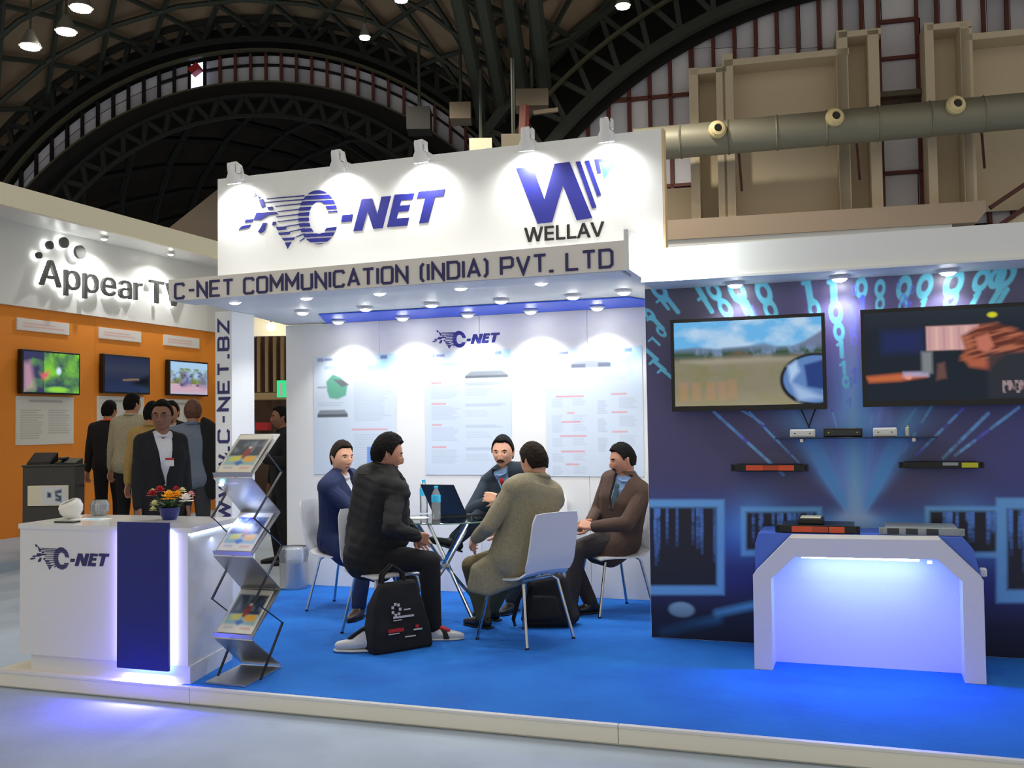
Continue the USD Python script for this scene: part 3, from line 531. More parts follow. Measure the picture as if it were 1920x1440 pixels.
PW = PD(1565, 395, 31.0)
def onwall(px, py, off=0.):
    d = ray(px, py); return EYE + d * (((PW + HN * off) - EYE) @ HN) / (d @ HN)
def wslab(x0, y0, x1, y1, off0, off1):
    """Upright slab on the hall wall between two measured corners, from off0 to off1 metres in front of it."""
    ym, xm = (y0 + y1) / 2, (x0 + x1) / 2; a, b = onwall(x0, ym, off1), onwall(x1, ym, off1); L = (b - a) @ HX; za, zb = onwall(xm, y1, off1)[2], onwall(xm, y0, off1)[2]; a[2] = za
    return hullpts([a + HX * (L * i) + V3(0, 0, (zb - za) * j) - HN * ((off1 - off0) * k) for i in (0, 1) for j in (0, 1) for k in (0, 1)])
hw = struct('wall_right')
L0, L1 = onwall(895, 300), onwall(2350, 300)
part('backing', hullpts([p + V3(0, 0, z) - HN * k for p in (V3(L0[0], L0[1], 0), V3(L1[0], L1[1], 0)) for z in (0, 24) for k in (.3, .4)]), 'pier_brown', hw)
mat('pane_r', (206, 204, 214), .35); mat('pane_s', (188, 187, 198), .35); mat('pane_t', (218, 216, 222), .35)
_ms = [940, 980, 1020, 1060] + list(range(1100, 1300, 39)) + list(range(1298, 1650, 40)) + [1650, 1722, 1760, 1802, 1848, 1892, 1940, 1985]; _bars = {1650: (-160, 37, 107, 172, 322, 420)}
for _k, (x0, x1) in enumerate(zip(_ms[:-1], _ms[1:])):
    ys = _bars.get(x0, (-160, 20, 184, 352, 420) if x0 < 1290 else (-160, 90, 250, 420))
    for _j, (y0, y1) in enumerate(zip(ys[:-1], ys[1:])): part('pane', wslab(x0 + .5, y0 + .5, x1 - .5, y1 - .5, -.16, -.08 - .02 * ((_k + _j) % 3)), ('pane_r', 'pane_s', 'pane_t')[(_k * 2 + _j) % 3], hw)
part('lower_wall', wslab(895, 440, 2300, 900, 0, .1), 'concrete_dark', hw)
for px in list(range(1100, 1300, 39)) + list(range(1298, 1650, 40)) + [1650, 1722, 1760, 1802, 1848, 1892, 1940, 1985]:
    part('mullion', wslab(px - 3.5, -160, px + 3.5, 420, -.1, .06), 'mullion_red', hw)
for x0, y0, x1 in ((1090, 184, 1300), (1090, 352, 1300), (1648, 37, 1722), (1648, 107, 1722), (1655, 322, 1740)):
    part('transom', wslab(x0, y0 - 3, x1, y0 + 3, -.1, .06), 'mullion_red', hw)
part('sill_beam', wslab(1650, 168, 1740, 178, -.1, .3), 'concrete_dark', hw); part('vent', wslab(1652, 178, 1738, 196, -.1, .1), 'dark_brown', hw)
def frame(x0, y0, x1, y1, fin, head, back=.0, fins=(1, 1)):
    """Concrete window box: back panel, header and side fins."""
    part('recess_panel', wslab(x0 + 2, y0 + 2, x1 - 2, y1, back + .09, back + .14), 'concrete', hw); part('header', wslab(x0, y0, x1, y0 + head, back, 1.0), 'concrete', hw)
    if fins[0]: part('fin', wslab(x0, y0, x0 + fin, y1, back, 1.0), 'concrete', hw)
    if fins[1]: part('fin', wslab(x1 - fin, y0, x1, y1, back, 1.0), 'concrete', hw)
frame(1294, 127, 1362, 412, 17, 10); frame(1357, 101, 1592, 408, 20, 12); frame(1572, 56, 1652, 400, 21, 11); frame(1738, 42, 1822, 396, 17, 11); frame(1806, 52, 2060, 392, 22, 12)
part('lower_panel', wslab(1250, 352, 1312, 420, .1, .25), 'concrete', hw)
lg = thing('hall_ledge', 'long beige concrete gallery ledge above the white canopy', 'ledge', onwall(1250, 445, 1.5))
a_, b_ = onwall(1090, 430, 1.6), onwall(1851, 440, 1.6); Lw = (b_ - a_) @ HX
zt, zb2 = onwall(1300, 410, 1.6)[2], onwall(1300, 447, 1.6)[2]
part('beam', hullpts([a_ * [1, 1, 0] + HX * x + V3(0, 0, z) - HN * k for x, z in ((0, zt), (Lw, zt), (0, zb2), (Lw - .25, zb2), (Lw, zb2 + .3)) for k in (0, 1.6)]), 'ledge_concrete', lg)
part('white_soffit', hullpts([a_ * [1, 1, 0] + HX * x + V3(0, 0, z) - HN * k for x in (0, Lw - .9) for z in (zb2, zb2 - .6) for k in (.1, 1.5)]), 'white', lg)
sr = thing('stair_rail', 'dark red sloping handrail at the right end of the gallery ledge', 'handrail', onwall(1855, 430, 1.0))
part('rail', bar(onwall(1850, 438, 1.2), onwall(1990, 345, 1.2), .12), 'rail_red', sr); part('rail', bar(onwall(1856, 390, 1.2), onwall(1990, 300, 1.2), .12), 'rail_red', sr); part('post', bar(onwall(1960, 365, 1.2), onwall(1960, 320, 1.2), .1), 'rail_red', sr)
part('stringer', bar(onwall(1842, 462, .9), onwall(1990, 372, .9), .5, .4), 'concrete', sr)
du = thing('air_duct', 'long grey round air duct with ball nozzles across the hall wall', 'duct', onwall(1500, 260, 2.4))
p0, p1 = onwall(1190, 273, 2.4), onwall(2050, 196, 2.4)
n_ = 9
for k in range(n_):
    q0, q1 = p0 + (p1 - p0) * k / n_, p0 + (p1 - p0) * (k + .995) / n_; part('section', tube([q0, q0 + (q1 - q0) * .03, q0 + (q1 - q0) * .97, q1], [.52, .49, .49, .52], 20), 'duct_metal', du)
for px, py in ((1345, 243), (1565, 220), (1792, 197)):
    c = onwall(px, py, 2.95); o_ = part('nozzle', lathe([(0, -.2), (.2, -.2), (.26, -.05), (.26, .05), (.2, .14), (.12, .17), (.1, .1), (0, .1)], c, 20, HN + V3(.25, 0, .1)), 'nozzle_cream', du)
    part('outlet', lathe([(0, .105), (.098, .105), (.098, .16), (0, .16)], c, 16, HN + V3(.25, 0, .1)), 'plastic_black', o_)
for px, py in ((1385, 283), (1606, 262), (1840, 240)): part('strap', bar(onwall(px, py, 2.0), onwall(px + 6, py + 75, 1.2), .07), 'rail_red', du)

# arches: truss chords with webs; the right-hand one over the hall wall, the left-hand one over the far bay
def circle3(p, q, r):
    A = np.array([[2 * (q[0] - p[0]), 2 * (q[1] - p[1])], [2 * (r[0] - p[0]), 2 * (r[1] - p[1])]]); B = np.array([q @ q - p @ p, r @ r - p @ p]); c = np.linalg.solve(A, B); return c, np.linalg.norm(p - c)
def wallxy(p): return V3((p - L0) @ HX, p[2])
cR, rR = circle3(wallxy(onwall(1083, 250, .4)), wallxy(onwall(1273, 97, .4)), wallxy(onwall(1480, 7, .4)))
def onR(r, th, off): 
    q = cR + r * V3(math.cos(th), math.sin(th)); return V3(L0[0], L0[1], 0) + HX * q[0] + V3(0, 0, q[1]) + HN * off
FD = 36.0                                                  # depth of the left-hand arch plane
CLp = (490, 672); kpx = FD / FOC
fw = V3(_f[0], _f[1], 0) / np.hypot(_f[0], _f[1]); rt = V3(_r[0], _r[1], 0)
cl = PD(490, 672, FD); 
def onL(r, th, off=0.): return cl + r * kpx * (rt * math.cos(th) + V3(0, 0, math.sin(th))) - fw * off
def ribbon(fn, r0, r1, t0, t1, off0, off1, n=40):
    v, f = [], []
    for t in np.linspace(t0, t1, n): v += [fn(r0, t, off0), fn(r1, t, off0), fn(r1, t, off1), fn(r0, t, off1)]
    for k in range(n - 1):
        for j in range(4): a, b = 4 * k + j, 4 * k + (j + 1) % 4; f += [[a, b, b + 4], [a, b + 4, a + 4]]
    e = 4 * (n - 1); f += [[0, 2, 1], [0, 3, 2], [e, e + 1, e + 2], [e, e + 2, e + 3]]
    return trimesh.Trimesh(v, f, process=False)
mat('truss_dark', (24, 25, 22), .8)
def arch(fn, label, r0, r1, t0, t1, off, npan, wd, m_='truss_green'):
    t = thing('arch_truss', label, 'truss', fn(r0, t0, off))
    for r in (r0, r1): part('chord', ribbon(fn, r - wd, r + wd, t0, t1, off, off - 2 * wd * (1 if fn is onR else kpx)), m_, t)
    ths = np.linspace(t0, t1, npan + 1)
    for k in range(npan):
        part('web', bar(fn(r0, ths[k], off - .1), fn(r1, (ths[k] + ths[k + 1]) / 2, off - .1), .16), m_, t); part('web', bar(fn(r1, (ths[k] + ths[k + 1]) / 2, off - .1), fn(r0, ths[k + 1], off - .1), .16), m_, t)
    return t
ar = arch(onR, 'dark green arched truss rising over the right-hand hall wall', rR + .25, rR + 2.2, math.pi * .30, math.pi * .93, 1.2, 24, .16)
part('fascia_plate', ribbon(onR, rR, rR + 2.6, math.pi * .28, math.pi * .95, .3, .1), 'black_void', ar)
part('chord', ribbon(onR, rR + 1.2, rR + 1.3, math.pi * .30, math.pi * .93, 1.5, 1.35), 'truss_light', ar, label='pale lower chord')
al = arch(onL, 'dark arched truss framing the strip of windows on the left', 590, 628, .10, math.pi - .12, 1.0, 34, 4, 'truss_dark')
part('fascia_plate', ribbon(onL, 582, 640, .02, math.pi - .02, .2, 0), 'black_void', al); part('chord', ribbon(onL, 577, 581, .10, math.pi - .12, .5, .3), 'truss_light', al, label='pale chord under the truss')
ws = struct('window_1')
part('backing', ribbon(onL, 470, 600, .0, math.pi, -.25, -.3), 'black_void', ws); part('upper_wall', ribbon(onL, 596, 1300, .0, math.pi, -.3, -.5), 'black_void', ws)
mat('pane_dim', (204, 202, 214), .4); mat('pane_grey', (182, 182, 196), .4)
def onU(u, dv, off=0.): return cl + kpx * (rt * u + V3(0, 0, math.sqrt(max(579 ** 2 - u * u, 0)) - dv)) - fw * off
def strip(u0, u1, d0, d1, o0, o1): return hullpts([onU(u, d, o) for u in (u0, u1) for d in (d0, d1) for o in (o0, o1)])
us_ = np.arange(-511, 425, 29.)
for k, (u0, u1) in enumerate(zip(us_[:-1], us_[1:])):
    for j, (d0, d1) in enumerate(((1, 20), (22, 58))): part('pane', strip(u0 + 1, u1 - 1, d0, d1, -.12 - .02 * (k % 3), -.2), ('pane_dim', 'pane_grey', 'pane_dim', 'pane_grey', 'pane_dim')[(k * 3 + j) % 5], ws)
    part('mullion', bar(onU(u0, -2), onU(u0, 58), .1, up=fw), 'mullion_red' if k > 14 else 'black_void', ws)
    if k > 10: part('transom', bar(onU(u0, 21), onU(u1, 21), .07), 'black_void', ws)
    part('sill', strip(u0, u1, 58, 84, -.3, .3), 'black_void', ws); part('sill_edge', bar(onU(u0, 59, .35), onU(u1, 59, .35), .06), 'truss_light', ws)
kb = int(np.argmin(abs(us_ + 15 - (379 - 490))))
part('open_pane', strip(us_[kb] + 3, us_[kb + 1] - 3, 4, 58, .02, -.05), 'bright_pane', ws, label='one bright pane letting daylight in')
part('red_fitting', bar(onU(us_[kb] + 11, 14, .2), onU(us_[kb] + 19, 26, .2), .4), 'signal_red', ws)
# lower truss under the window strip
al2 = arch(onL, 'dim lower arched truss under the strip of windows', 452, 490, .12, math.pi - .12, .6, 30, 3, 'truss_dark')
# far bay seen through the arch: a dark vault with crossing ribs
fb = struct('ceiling')
def bay(r, th, s): return cl + r * kpx * (rt * math.cos(th) + V3(0, 0, math.sin(th))) + fw * s
v, f = [], []; NT, NS = 40, 12
for i in range(NT + 1):
    for j in range(NS + 1): v.append(bay(530 - 8 * j, math.pi * i / NT, .5 + 3. * j))
for i in range(NT):
    for j in range(NS): a = i * (NS + 1) + j; f += [[a, a + 1, a + NS + 2], [a, a + NS + 2, a + NS + 1]]
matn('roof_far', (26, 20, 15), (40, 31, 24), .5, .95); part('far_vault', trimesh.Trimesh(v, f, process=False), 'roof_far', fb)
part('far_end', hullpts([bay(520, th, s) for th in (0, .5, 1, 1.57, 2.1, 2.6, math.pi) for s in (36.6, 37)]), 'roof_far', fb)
for k in range(-6, 18):
    for sg1 in (1, -1):
        pts = [bay(494 - 8 * j, math.pi * (k + sg1 * j * .9) / 12, .5 + 3. * j) for j in range(NS + 1) if .05 < (k + sg1 * j * .9) / 12 < .95]
        if len(pts) > 2: part('rib', tube(pts, .14, 5), 'black_void', fb)
for k in range(8): part('far_window', ribbon(bay, 170 - 1, 172, 1.0, 1.01, 30, 30.2, 2) if False else hullpts([PD(197 + 14 * k, 392 + 4.0 * k, 62) + rt * i + V3(0, 0, j) + fw * q for i in (0, .28) for j in (0, -.5) for q in (0, .1)]), 'dull_pane', fb)
pier = struct('wall_front'); part('pier', hullpts([PD(px, py, d) for px, py in ((318, 432), (412, 352), (412, 600), (250, 600), (250, 480)) for d in (33, 34.5)]), 'pier_brown', pier)

# the main roof: shells that rise from both arches and meet in a dark groin
rf = struct('roof')
def zroof(P, deep=0.):
    """Height of the roof over plan points: the higher of the two shells."""
    P = np.asarray(P, float); q = P - cl; lx = q @ rt; s = -(q @ fw); z1 = cl[2] + np.sqrt(np.maximum((626 * kpx) ** 2 - lx ** 2, 0)) + .20 * s
    z1 = np.where(abs(lx) < 625 * kpx, z1, cl[2] - 2 * (abs(lx) - 620 * kpx))
    q = P - L0; ax = q @ HX; t = (q @ HN); R_ = rR + 2.35; z2 = cR[1] + np.sqrt(np.maximum(R_ ** 2 - (ax - cR[0]) ** 2, 0)) + .16 * t; z2 = np.where(abs(ax - cR[0]) < R_ - .02, z2, cR[1] - 2 * (abs(ax - cR[0]) - R_))
    return np.maximum(z1, z2) - deep
US, SS = np.linspace(-24, 26, 110), np.linspace(-.3, 20, 50)
G = cl[None, None] * [1, 1, 0] + US[:, None, None] * rt + -SS[None, :, None] * fw
Zr = zroof(G); v = G.copy(); v[..., 2] = Zr; i = np.arange(v.shape[0] * v.shape[1]).reshape(v.shape[:2]); a, b, c, d = i[:-1, :-1].ravel(), i[1:, :-1].ravel(), i[1:, 1:].ravel(), i[:-1, 1:].ravel()
ff = np.concatenate([np.stack([a, b, c], 1), np.stack([a, c, d], 1)]); inside = (np.array([(p - L0) @ HN for p in v.reshape(-1, 3)]) > -5) & (v.reshape(-1, 3)[:, 2] > 6.0); ff = ff[inside[ff].all(1)]
part('roof_boards', trimesh.Trimesh(v.reshape(-1, 3), ff, process=False), 'roof_boards', rf, smooth=False)
def rib(u0, s0, u1, s1, w_=.095):
    n = 24; pts = []
    for t in np.linspace(0, 1, n):
        p = cl * [1, 1, 0] + rt * (u0 + (u1 - u0) * t) - fw * (s0 + (s1 - s0) * t)
        if (p - L0) @ HN > -3:
            z = float(zroof(p, .28))
            if z > 9.5: pts.append([*p[:2], z])
    if len(pts) > 3: part('rib', tube(pts, w_, 5), 'truss_green', rf)
for k in range(-14, 17): u = k * 1.9; rib(u - 2, .2, u + 9.5, 20); rib(u + 2, .2, u - 9.5, 20)
for s in (2.2, 4.4, 6.6, 8.8, 11, 13.2, 15.4, 17.6): rib(-24, s, 26, s)
# groin beam where both shells meet
gp = []
for s in np.linspace(.0, 18, 14):
    us = np.linspace(2, 16, 200); P = cl * [1, 1, 0] + us[:, None] * rt - fw * s; z = zroof(P); k = int(np.argmin(z)); gp.append([*P[k][:2], z[k] - .3])
gp = np.array(gp); gp = gp[(gp - L0) @ HN > -2.5]
for dx_ in (-1.1, -.45, .3, 1.0): part('groin_beam', tube(gp + rt * dx_ - V3(0, 0, .2), .24, 6), 'truss_green', rf)
for k in range(len(gp) - 1):
    part('groin_web', bar(gp[k] + rt * 1.0, gp[k + 1] - rt * 1.1, .14), 'truss_green', rf)
# high-bay lamps
def highbay(px, py, d, r, label, power):
    c = PD(px, py, d); t = thing('high_bay_lamp', label, 'ceiling lamp', c, 'high-bay lamps under the hall roof')
    part('shade', lathe([(r, 0), (r * .96, .02), (r * .45, .5 * r + .2), (r * .3, .5 * r + .3), (0, .5 * r + .3), (0, .5 * r + .27), (r * .28, .5 * r + .25), (r * .9, .0)], c, 24), 'aluminium', t)
    part('lens', lathe([(0, 0), (r * .9, 0), (r * .85, -.06), (0, -.12)], c, 20), 'lamp_warm', t); part('rod', tube([c + V3(0, 0, .5 * r + .28), c + V3(0, 0, 1.6)], .03, 6), 'truss_green', t)
    spot(t, c - V3(0, 0, .2), (0, 0, -1), power, 75, (1, .93, .78), .2, .5)
for px, py, d, r, lb in ((152, 14, 26, .30, 'glowing white high-bay lamp, uppermost of the three at the top left corner'), (124, 58, 28, .30, 'glowing white high-bay lamp, middle of the three at the top left corner'), (57, 86, 28, .30, 'glowing white high-bay lamp, lowest of the three at the top left corner'),
                        (684, 69, 29, .17, 'small bright round roof lamp above the left arch near the dark groin'), (1168, 10, 27, .21, 'small bright round roof lamp at the top edge above the right emblem'), (752, -2, 27, .2, 'roof lamp cut by the picture edge beside the dark groin')):
    highbay(px, py, d, r, lb, 380)
# boxes hung in the corner of the hall
for (x0, y0, x1, y1, d, m_, lb) in ((967, 165, 1028, 198, 30, 'concrete_dark', 'brown hanging box on a red post above the header'), (843, 190, 882, 222, 31, 'concrete_dark', 'tilted brown box hanging left of the groin beam'), (880, 258, 922, 282, 30, 'concrete', 'beige box peeping over the middle of the header'), (940, 250, 985, 276, 27, 'concrete', 'beige box behind the fourth arm spotlight'), (762, 198, 806, 242, 31, 'black_void', 'black loudspeaker box hanging before the left window strip')):
    t = thing('hanging_box', lb, 'box', PD((x0 + x1) / 2, y1, d))
    a_, b_ = PD(x0, y1, d), PD(x1, y0, d); W_ = (b_ - a_) @ rt
    part('case', hullpts([a_ + rt * i * W_ + V3(0, 0, (b_[2] - a_[2]) * j) + fw * .8 * q for i in (0, 1) for j in (0, 1) for q in (0, 1)]), m_, t)
    tp = PD((x0 + x1) / 2, y0, d) + fw * .4; part('hanger', tube([tp, tp + V3(0, 0, 2.2)], .05, 6), 'truss_green', t)
    if x0 == 967: part('post', bar(PD(984, 198, d), PD(981, 262, d), .22), 'mullion_red', t); part('lamp_tray', bar(PD(1000, 212, d), PD(1046, 206, d), .12), 'concrete_dark', t)
# ================================================================== furniture and goods on the stand
# reception counter
ct = thing('reception_counter', 'white reception counter with a blue glowing front panel at the platform\'s left corner', 'counter', (-4.3, 5.1, ZP))
zt = .985
foot = sg.Polygon([(-4.89, 4.80), (-3.665, 4.80), (-3.80, 5.42), (-4.95, 5.40)])
m_ = extrude(foot, zt - .03 - .20); m_.apply_translation((0, 0, .20)); part('body', m_, 'white_gloss', ct)
m_ = extrude(sg.Polygon([(-4.83, 4.83), (-3.66, 4.812), (-3.79, 5.40), (-4.90, 5.38)]), .10); m_.apply_translation((0, 0, ZP)); part('plinth', m_, 'white', ct)
m_ = extrude(sg.Polygon([(-4.90, 4.795), (-3.64, 4.795), (-3.775, 5.45), (-4.97, 5.43)]), .03); m_.apply_translation((0, 0, zt - .03)); part('worktop', m_, 'white_gloss', ct)
A, B = PY(219, 980, 4.755), PY(315, 980, 4.755)
part('front_panel', box(A[0], B[0], 4.755, 4.775, PY(219, 1252, 4.755)[2], PY(219, 978, 4.755)[2], .003), 'royal_blue', ct, label='royal blue front panel')
for x0, x1, m_ in ((A[0] + .005, A[0] + .02, 'led_violet'), (B[0] - .02, B[0] - .003, 'led_white')):
    part('led_strip', box(x0, x1, 4.777, 4.797, .20, .97), m_, ct)
part('led_strip', box(A[0] + .03, B[0] - .01, 4.777, 4.797, .175, .19), 'led_blue', ct)
part('led_strip', hullpts([(x, y, z) for x, y in ((-3.652, 4.83), (-3.66, 4.83), (-3.775, 5.38), (-3.783, 5.38)) for z in (.935, .952)]), 'led_white', ct)
lx0, lx1 = PY(57, 1050, 4.8)[0], PY(205, 1050, 4.8)[0]
logo(ct, lx0, lx1, 4.7995, PY(100, 1068, 4.8)[2], 'logo_dark', fill=.004, zs=.92)
rect_light(ct, (B[0] + .006, 4.785, .58), (1, .12, 0), .015, .75, .24 * LED, (.32, .28, 1.)); rect_light(ct, (A[0] - .006, 4.785, .58), (-1, .12, 0), .015, .75, .30 * LED, (.34, .28, 1.))
rect_light(ct, ((A[0] + B[0]) / 2, 4.782, .15), (0, -.3, -1), .3, .015, 5.5 * LED, (.09, .07, 1.)); rect_light(ct, (-3.70, 5.12, .925), (.8, .17, -1), .02, .5, .6 * LED, (.5, .62, 1.))
# things on the counter
def ontop(px, py, z=zt): return PZ(px, py, z)
c = ontop(318, 974); vs = thing('flower_arrangement', 'small bunch of red, yellow and white flowers in a dark blue pot on the counter', 'flowers', c)
part('pot', lathe([(0, 0), (.042, 0), (.056, .035), (.062, .075), (.056, .075), (.05, .04), (0, .04)], c, 28), 'royal_blue', vs)
mat('leaf_green', (38, 74, 34), .6); mat('petal_red', (186, 24, 34), .6); mat('petal_yellow', (246, 178, 24), .6); mat('petal_white', (240, 234, 226), .6); mat('petal_cream', (226, 220, 164), .6); mat('petal_pink', (230, 160, 166), .6)
def bloom(o, r, m, n=3):
    ps = []
    for ring_, (cnt, el, rr) in enumerate(((12, -.1, 1.), (10, .4, .86), (7, .9, .62), (3, 1.35, .3))[:n + 1]):
        for k in range(cnt):
            a = 2 * math.pi * (k + .5 * ring_) / cnt; d = V3(math.cos(a) * math.cos(el), math.sin(a) * math.cos(el), math.sin(el)); s = V3(-math.sin(a), math.cos(a), 0); q = np.cross(d, s)
            ps.append(hullpts([o + d * r * t + s * w * r + q * h * r for t, w, h in ((.1, 0, 0), (.6, .2, .05), (.6, -.2, .05), (.6, .0, -.06), (1., .12, .02), (1., -.12, .02), (1.02, 0, .05))]))
    part('flower', ps, m, vs, smooth=False)
for px, py, r, m, dy in ((317, 934, .052, 'petal_yellow', -.03), (333, 930, .036, 'petal_yellow', .0), (349, 938, .046, 'petal_white', -.02), (285, 928, .034, 'petal_red', -.01), (300, 921, .036, 'petal_red', .02), (290, 946, .03, 'petal_cream', -.05), (287, 956, .024, 'petal_cream', -.04), (358, 928, .026, 'petal_pink', .02), (330, 918, .024, 'petal_red', .04), (342, 921, .026, 'petal_cream', .05), (286, 921, .018, 'petal_cream', .03)):
    o = PY(px, py, c[1] + dy); bloom(o, r, m); part('stem', tube([c + V3(0, 0, .045), (c + o) / 2 + V3(0, 0, .02), o], .003, 5), 'leaf_green', vs)
for k in range(16):
    a = k * 2.4; d = V3(math.cos(a), math.sin(a), 0); s = V3(-d[1], d[0], 0); o = c + V3(0, 0, .075); L = random.uniform(.06, .105); up_ = V3(0, 0, random.uniform(-.02, .05))
    part('leaf', hullpts([o + d * L * t + s * w + up_ * t + V3(0, 0, .012 * h) for t, w, h in ((.1, 0, 0), (.5, .022, .6), (.5, -.022, .6), (.55, 0, -.2), (1, 0, 0))]), 'leaf_green', vs, smooth=False)
c = ontop(141, 972); bw = thing('bowl', 'white round bowl tipped towards the back, left on the counter', 'bowl', c)
tilt = V3(-.25, -.35, 1); tilt /= np.linalg.norm(tilt)
part('bowl', lathe([(0, 0), (.035, .0), (.06, .02), (.075, .055), (.072, .09), (.055, .108), (.05, .104), (.066, .085), (.068, .055), (.05, .025), (0, .012)], c + V3(0, 0, .012), 32, tilt), 'white_gloss', bw); part('foot_ring', lathe([(0, 0), (.04, 0), (.042, .022), (0, .022)], c, 24), 'white_gloss', bw)
c = ontop(186, 967); gj = thing('glass_jar', 'round clear glass jar holding small cards beside the white bowl', 'jar', c)
part('jar', lathe([(0, 0), (.04, 0), (.06, .03), (.062, .075), (.045, .105), (.042, .105), (.058, .075), (.056, .032), (.038, .006), (0, .006)], c, 10), 'clear_plastic', gj, smooth=False)
for k, (a, m) in enumerate(((.3, 'logo_dark'), (1.2, 'fascia_grey'), (2.2, 'white'), (2.9, 'logo_blue'), (3.9, 'steel_dark'))): part('card', rotz(cbox(c + V3(0, 0, .05), (.07, .004, .05)), math.degrees(a), c).apply_translation((.006 * (k - 2), .008 * (k - 2), .004 * k)), m, gj)
c = ontop(170, 974); lf = thing('leaflet', 'white leaflet with light blue print lying before the bowl and jar', 'leaflet', c)
part('sheet', rotz(cbox(c + V3(0, 0, .0015), (.21, .15, .003)), 12, c), 'white', lf); part('print_block', rotz(cbox(c + V3(.02, -.01, .0035), (.1, .05, .001)), 12, c), 'sky_blue', lf)
c = ontop(122, 980); single('smartphone', rotz(cbox(c + V3(0, .02, .005), (.14, .07, .01), .003), 4, c), 'plastic_black', 'dark flat phone lying at the front edge of the counter', 'phone')

# zigzag brochure rack
rk = thing('brochure_rack', 'folding zigzag brochure rack of metal trays beside the white counter', 'brochure rack', (-3.45, 5.06, ZP))
FL, FR, BLx, BRx = V3(-3.545, 4.875), V3(-3.280, 4.865), V3(-3.635, 5.27), V3(-3.365, 5.285)
Fz, Bz = (1.283, .838, .374), (1.512, 1.040, .575)
def slab(p, th, m, nm, par, up=True):
    p = [V3(*q) for q in p]; n = np.cross(p[1] - p[0], p[3] - p[0]); n /= np.linalg.norm(n)
    return part(nm, hullpts(p + [q - n * th for q in p]), m, par)
trays = []
for k in range(3):
    q = [(*FL, Fz[k]), (*FR, Fz[k]), (*BRx, Bz[k]), (*BLx, Bz[k])]; trays.append([V3(*a) for a in q]); slab(q, .008, 'aluminium', 'tray', rk)
    n = V3(0, -.55, .83); part('lip', hullpts([V3(*FL, Fz[k]) + v for v in (V3(0, 0, -.012), V3(0, -.012, .014))] + [V3(*FR, Fz[k]) + v for v in (V3(0, 0, -.012), V3(0, -.012, .014))] + [V3(*FL, Fz[k]) + V3(0, .006, -.01), V3(*FR, Fz[k]) + V3(0, .006, -.01)]), 'aluminium', rk)
    zb_ = Bz[k + 1] if k < 2 else ZP + .02
    slab([(*FL, Fz[k] - .014), (*FR, Fz[k] - .014), (*BRx, zb_ + .004), (*BLx, zb_ + .004)], .006, 'aluminium', 'back_panel', rk)
slab([(-3.585, 4.85, ZP + .012), (-3.31, 4.84, ZP + .012), (*BRx, ZP + .012), (*BLx, ZP + .012)], .010, 'aluminium', 'base', rk)
for F_, B_, o in ((FL, BLx, V3(-.014, .003, 0)), (FR, BRx, V3(.014, -.003, 0))):
    P = lambda t, z: V3(*(F_ + (B_ - F_) * t), z) + o
    pts = [P(.5, 1.40), P(1.0, Fz[0]), P(0, Bz[1]), P(1, Fz[1]), P(0, Bz[2]), P(1, Fz[2]), P(.2, ZP + .02)]
    for a, b in zip(pts[:-1], pts[1:]): part('arm', bar(a, b, .016, .006, up=(0, 1, 0)), 'steel_dark', rk)
rect_light(rk, (-3.50, 4.93, 1.235), (.15, .6, -1.), .2, .03, .26 * LED, (.30, .32, 1.)); part('tray_lamp', lathe([(0, 0), (.016, 0), (.012, .01), (0, .012)], (-3.525, 4.92, 1.228), 12, (0, .4, -1)), 'led_cyan', rk)
for k, nm in enumerate(('top', 'middle', 'bottom')):
    p = trays[k]; ex_, ey_ = p[1] - p[0], p[3] - p[0]; n = np.cross(ex_, ey_); n /= np.linalg.norm(n); o = p[0] + ex_ * .06 + ey_ * .04 + n * .003
    t = thing('brochure', f'printed brochure with red, yellow and blue shapes on the rack\'s {nm} tray', 'brochure', o, 'brochures on the rack')
    part('pages', hullpts([o + ex_ * .88 * i + ey_ * .9 * j + n * .004 * h for i in (0, 1) for j in (0, 1) for h in (0, 1)]), 'white', t)
    c_ = Canvas(o + n * .0055 + ey_ * .9, ex_ * .88, -ey_ * .9, 60, 70, (226, 222, 208)); dk = (44, 56, 74) if k != 1 else (34, 46, 110)
    c_.rect((.04, .12), (.96, .62), dk, 1, .01); c_.mixin((c_.Y > .13) * (c_.Y < .5) * (c_.X > .05) * (c_.X < .95) * np.clip(c_.fbm(9, 7, 20 + k) * 3 - 1.4, 0, 1) * .8, (120, 134, 150)); c_.rect((.04, .58), (.96, .82), (150, 186, 190), 1, .01)
    c_.poly([(.42, .62), (.5, .36), (.6, .33), (.64, .5), (.56, .66)], (150, 40, 30), 1, .01); c_.blob((.56, .35), .012, .014, (210, 190, 180)); c_.poly([(.16, .6), (.46, .57), (.44, .7), (.14, .72)], (214, 208, 90), 1, .008); c_.poly([(.58, .6), (.9, .58), (.88, .74), (.56, .72)], (236, 176, 50), 1, .008)
    c_.poly([(.34, .76), (.5, .7), (.62, .76), (.48, .84)], (52, 110, 190), 1, .008); c_.rect((.12, .86), (.38, .92), (150, 150, 190), .5, .008); c_.rect((.6, .87), (.88, .92), (214, 110, 100), .5, .008); c_.put('cover', t, 'print_satin')

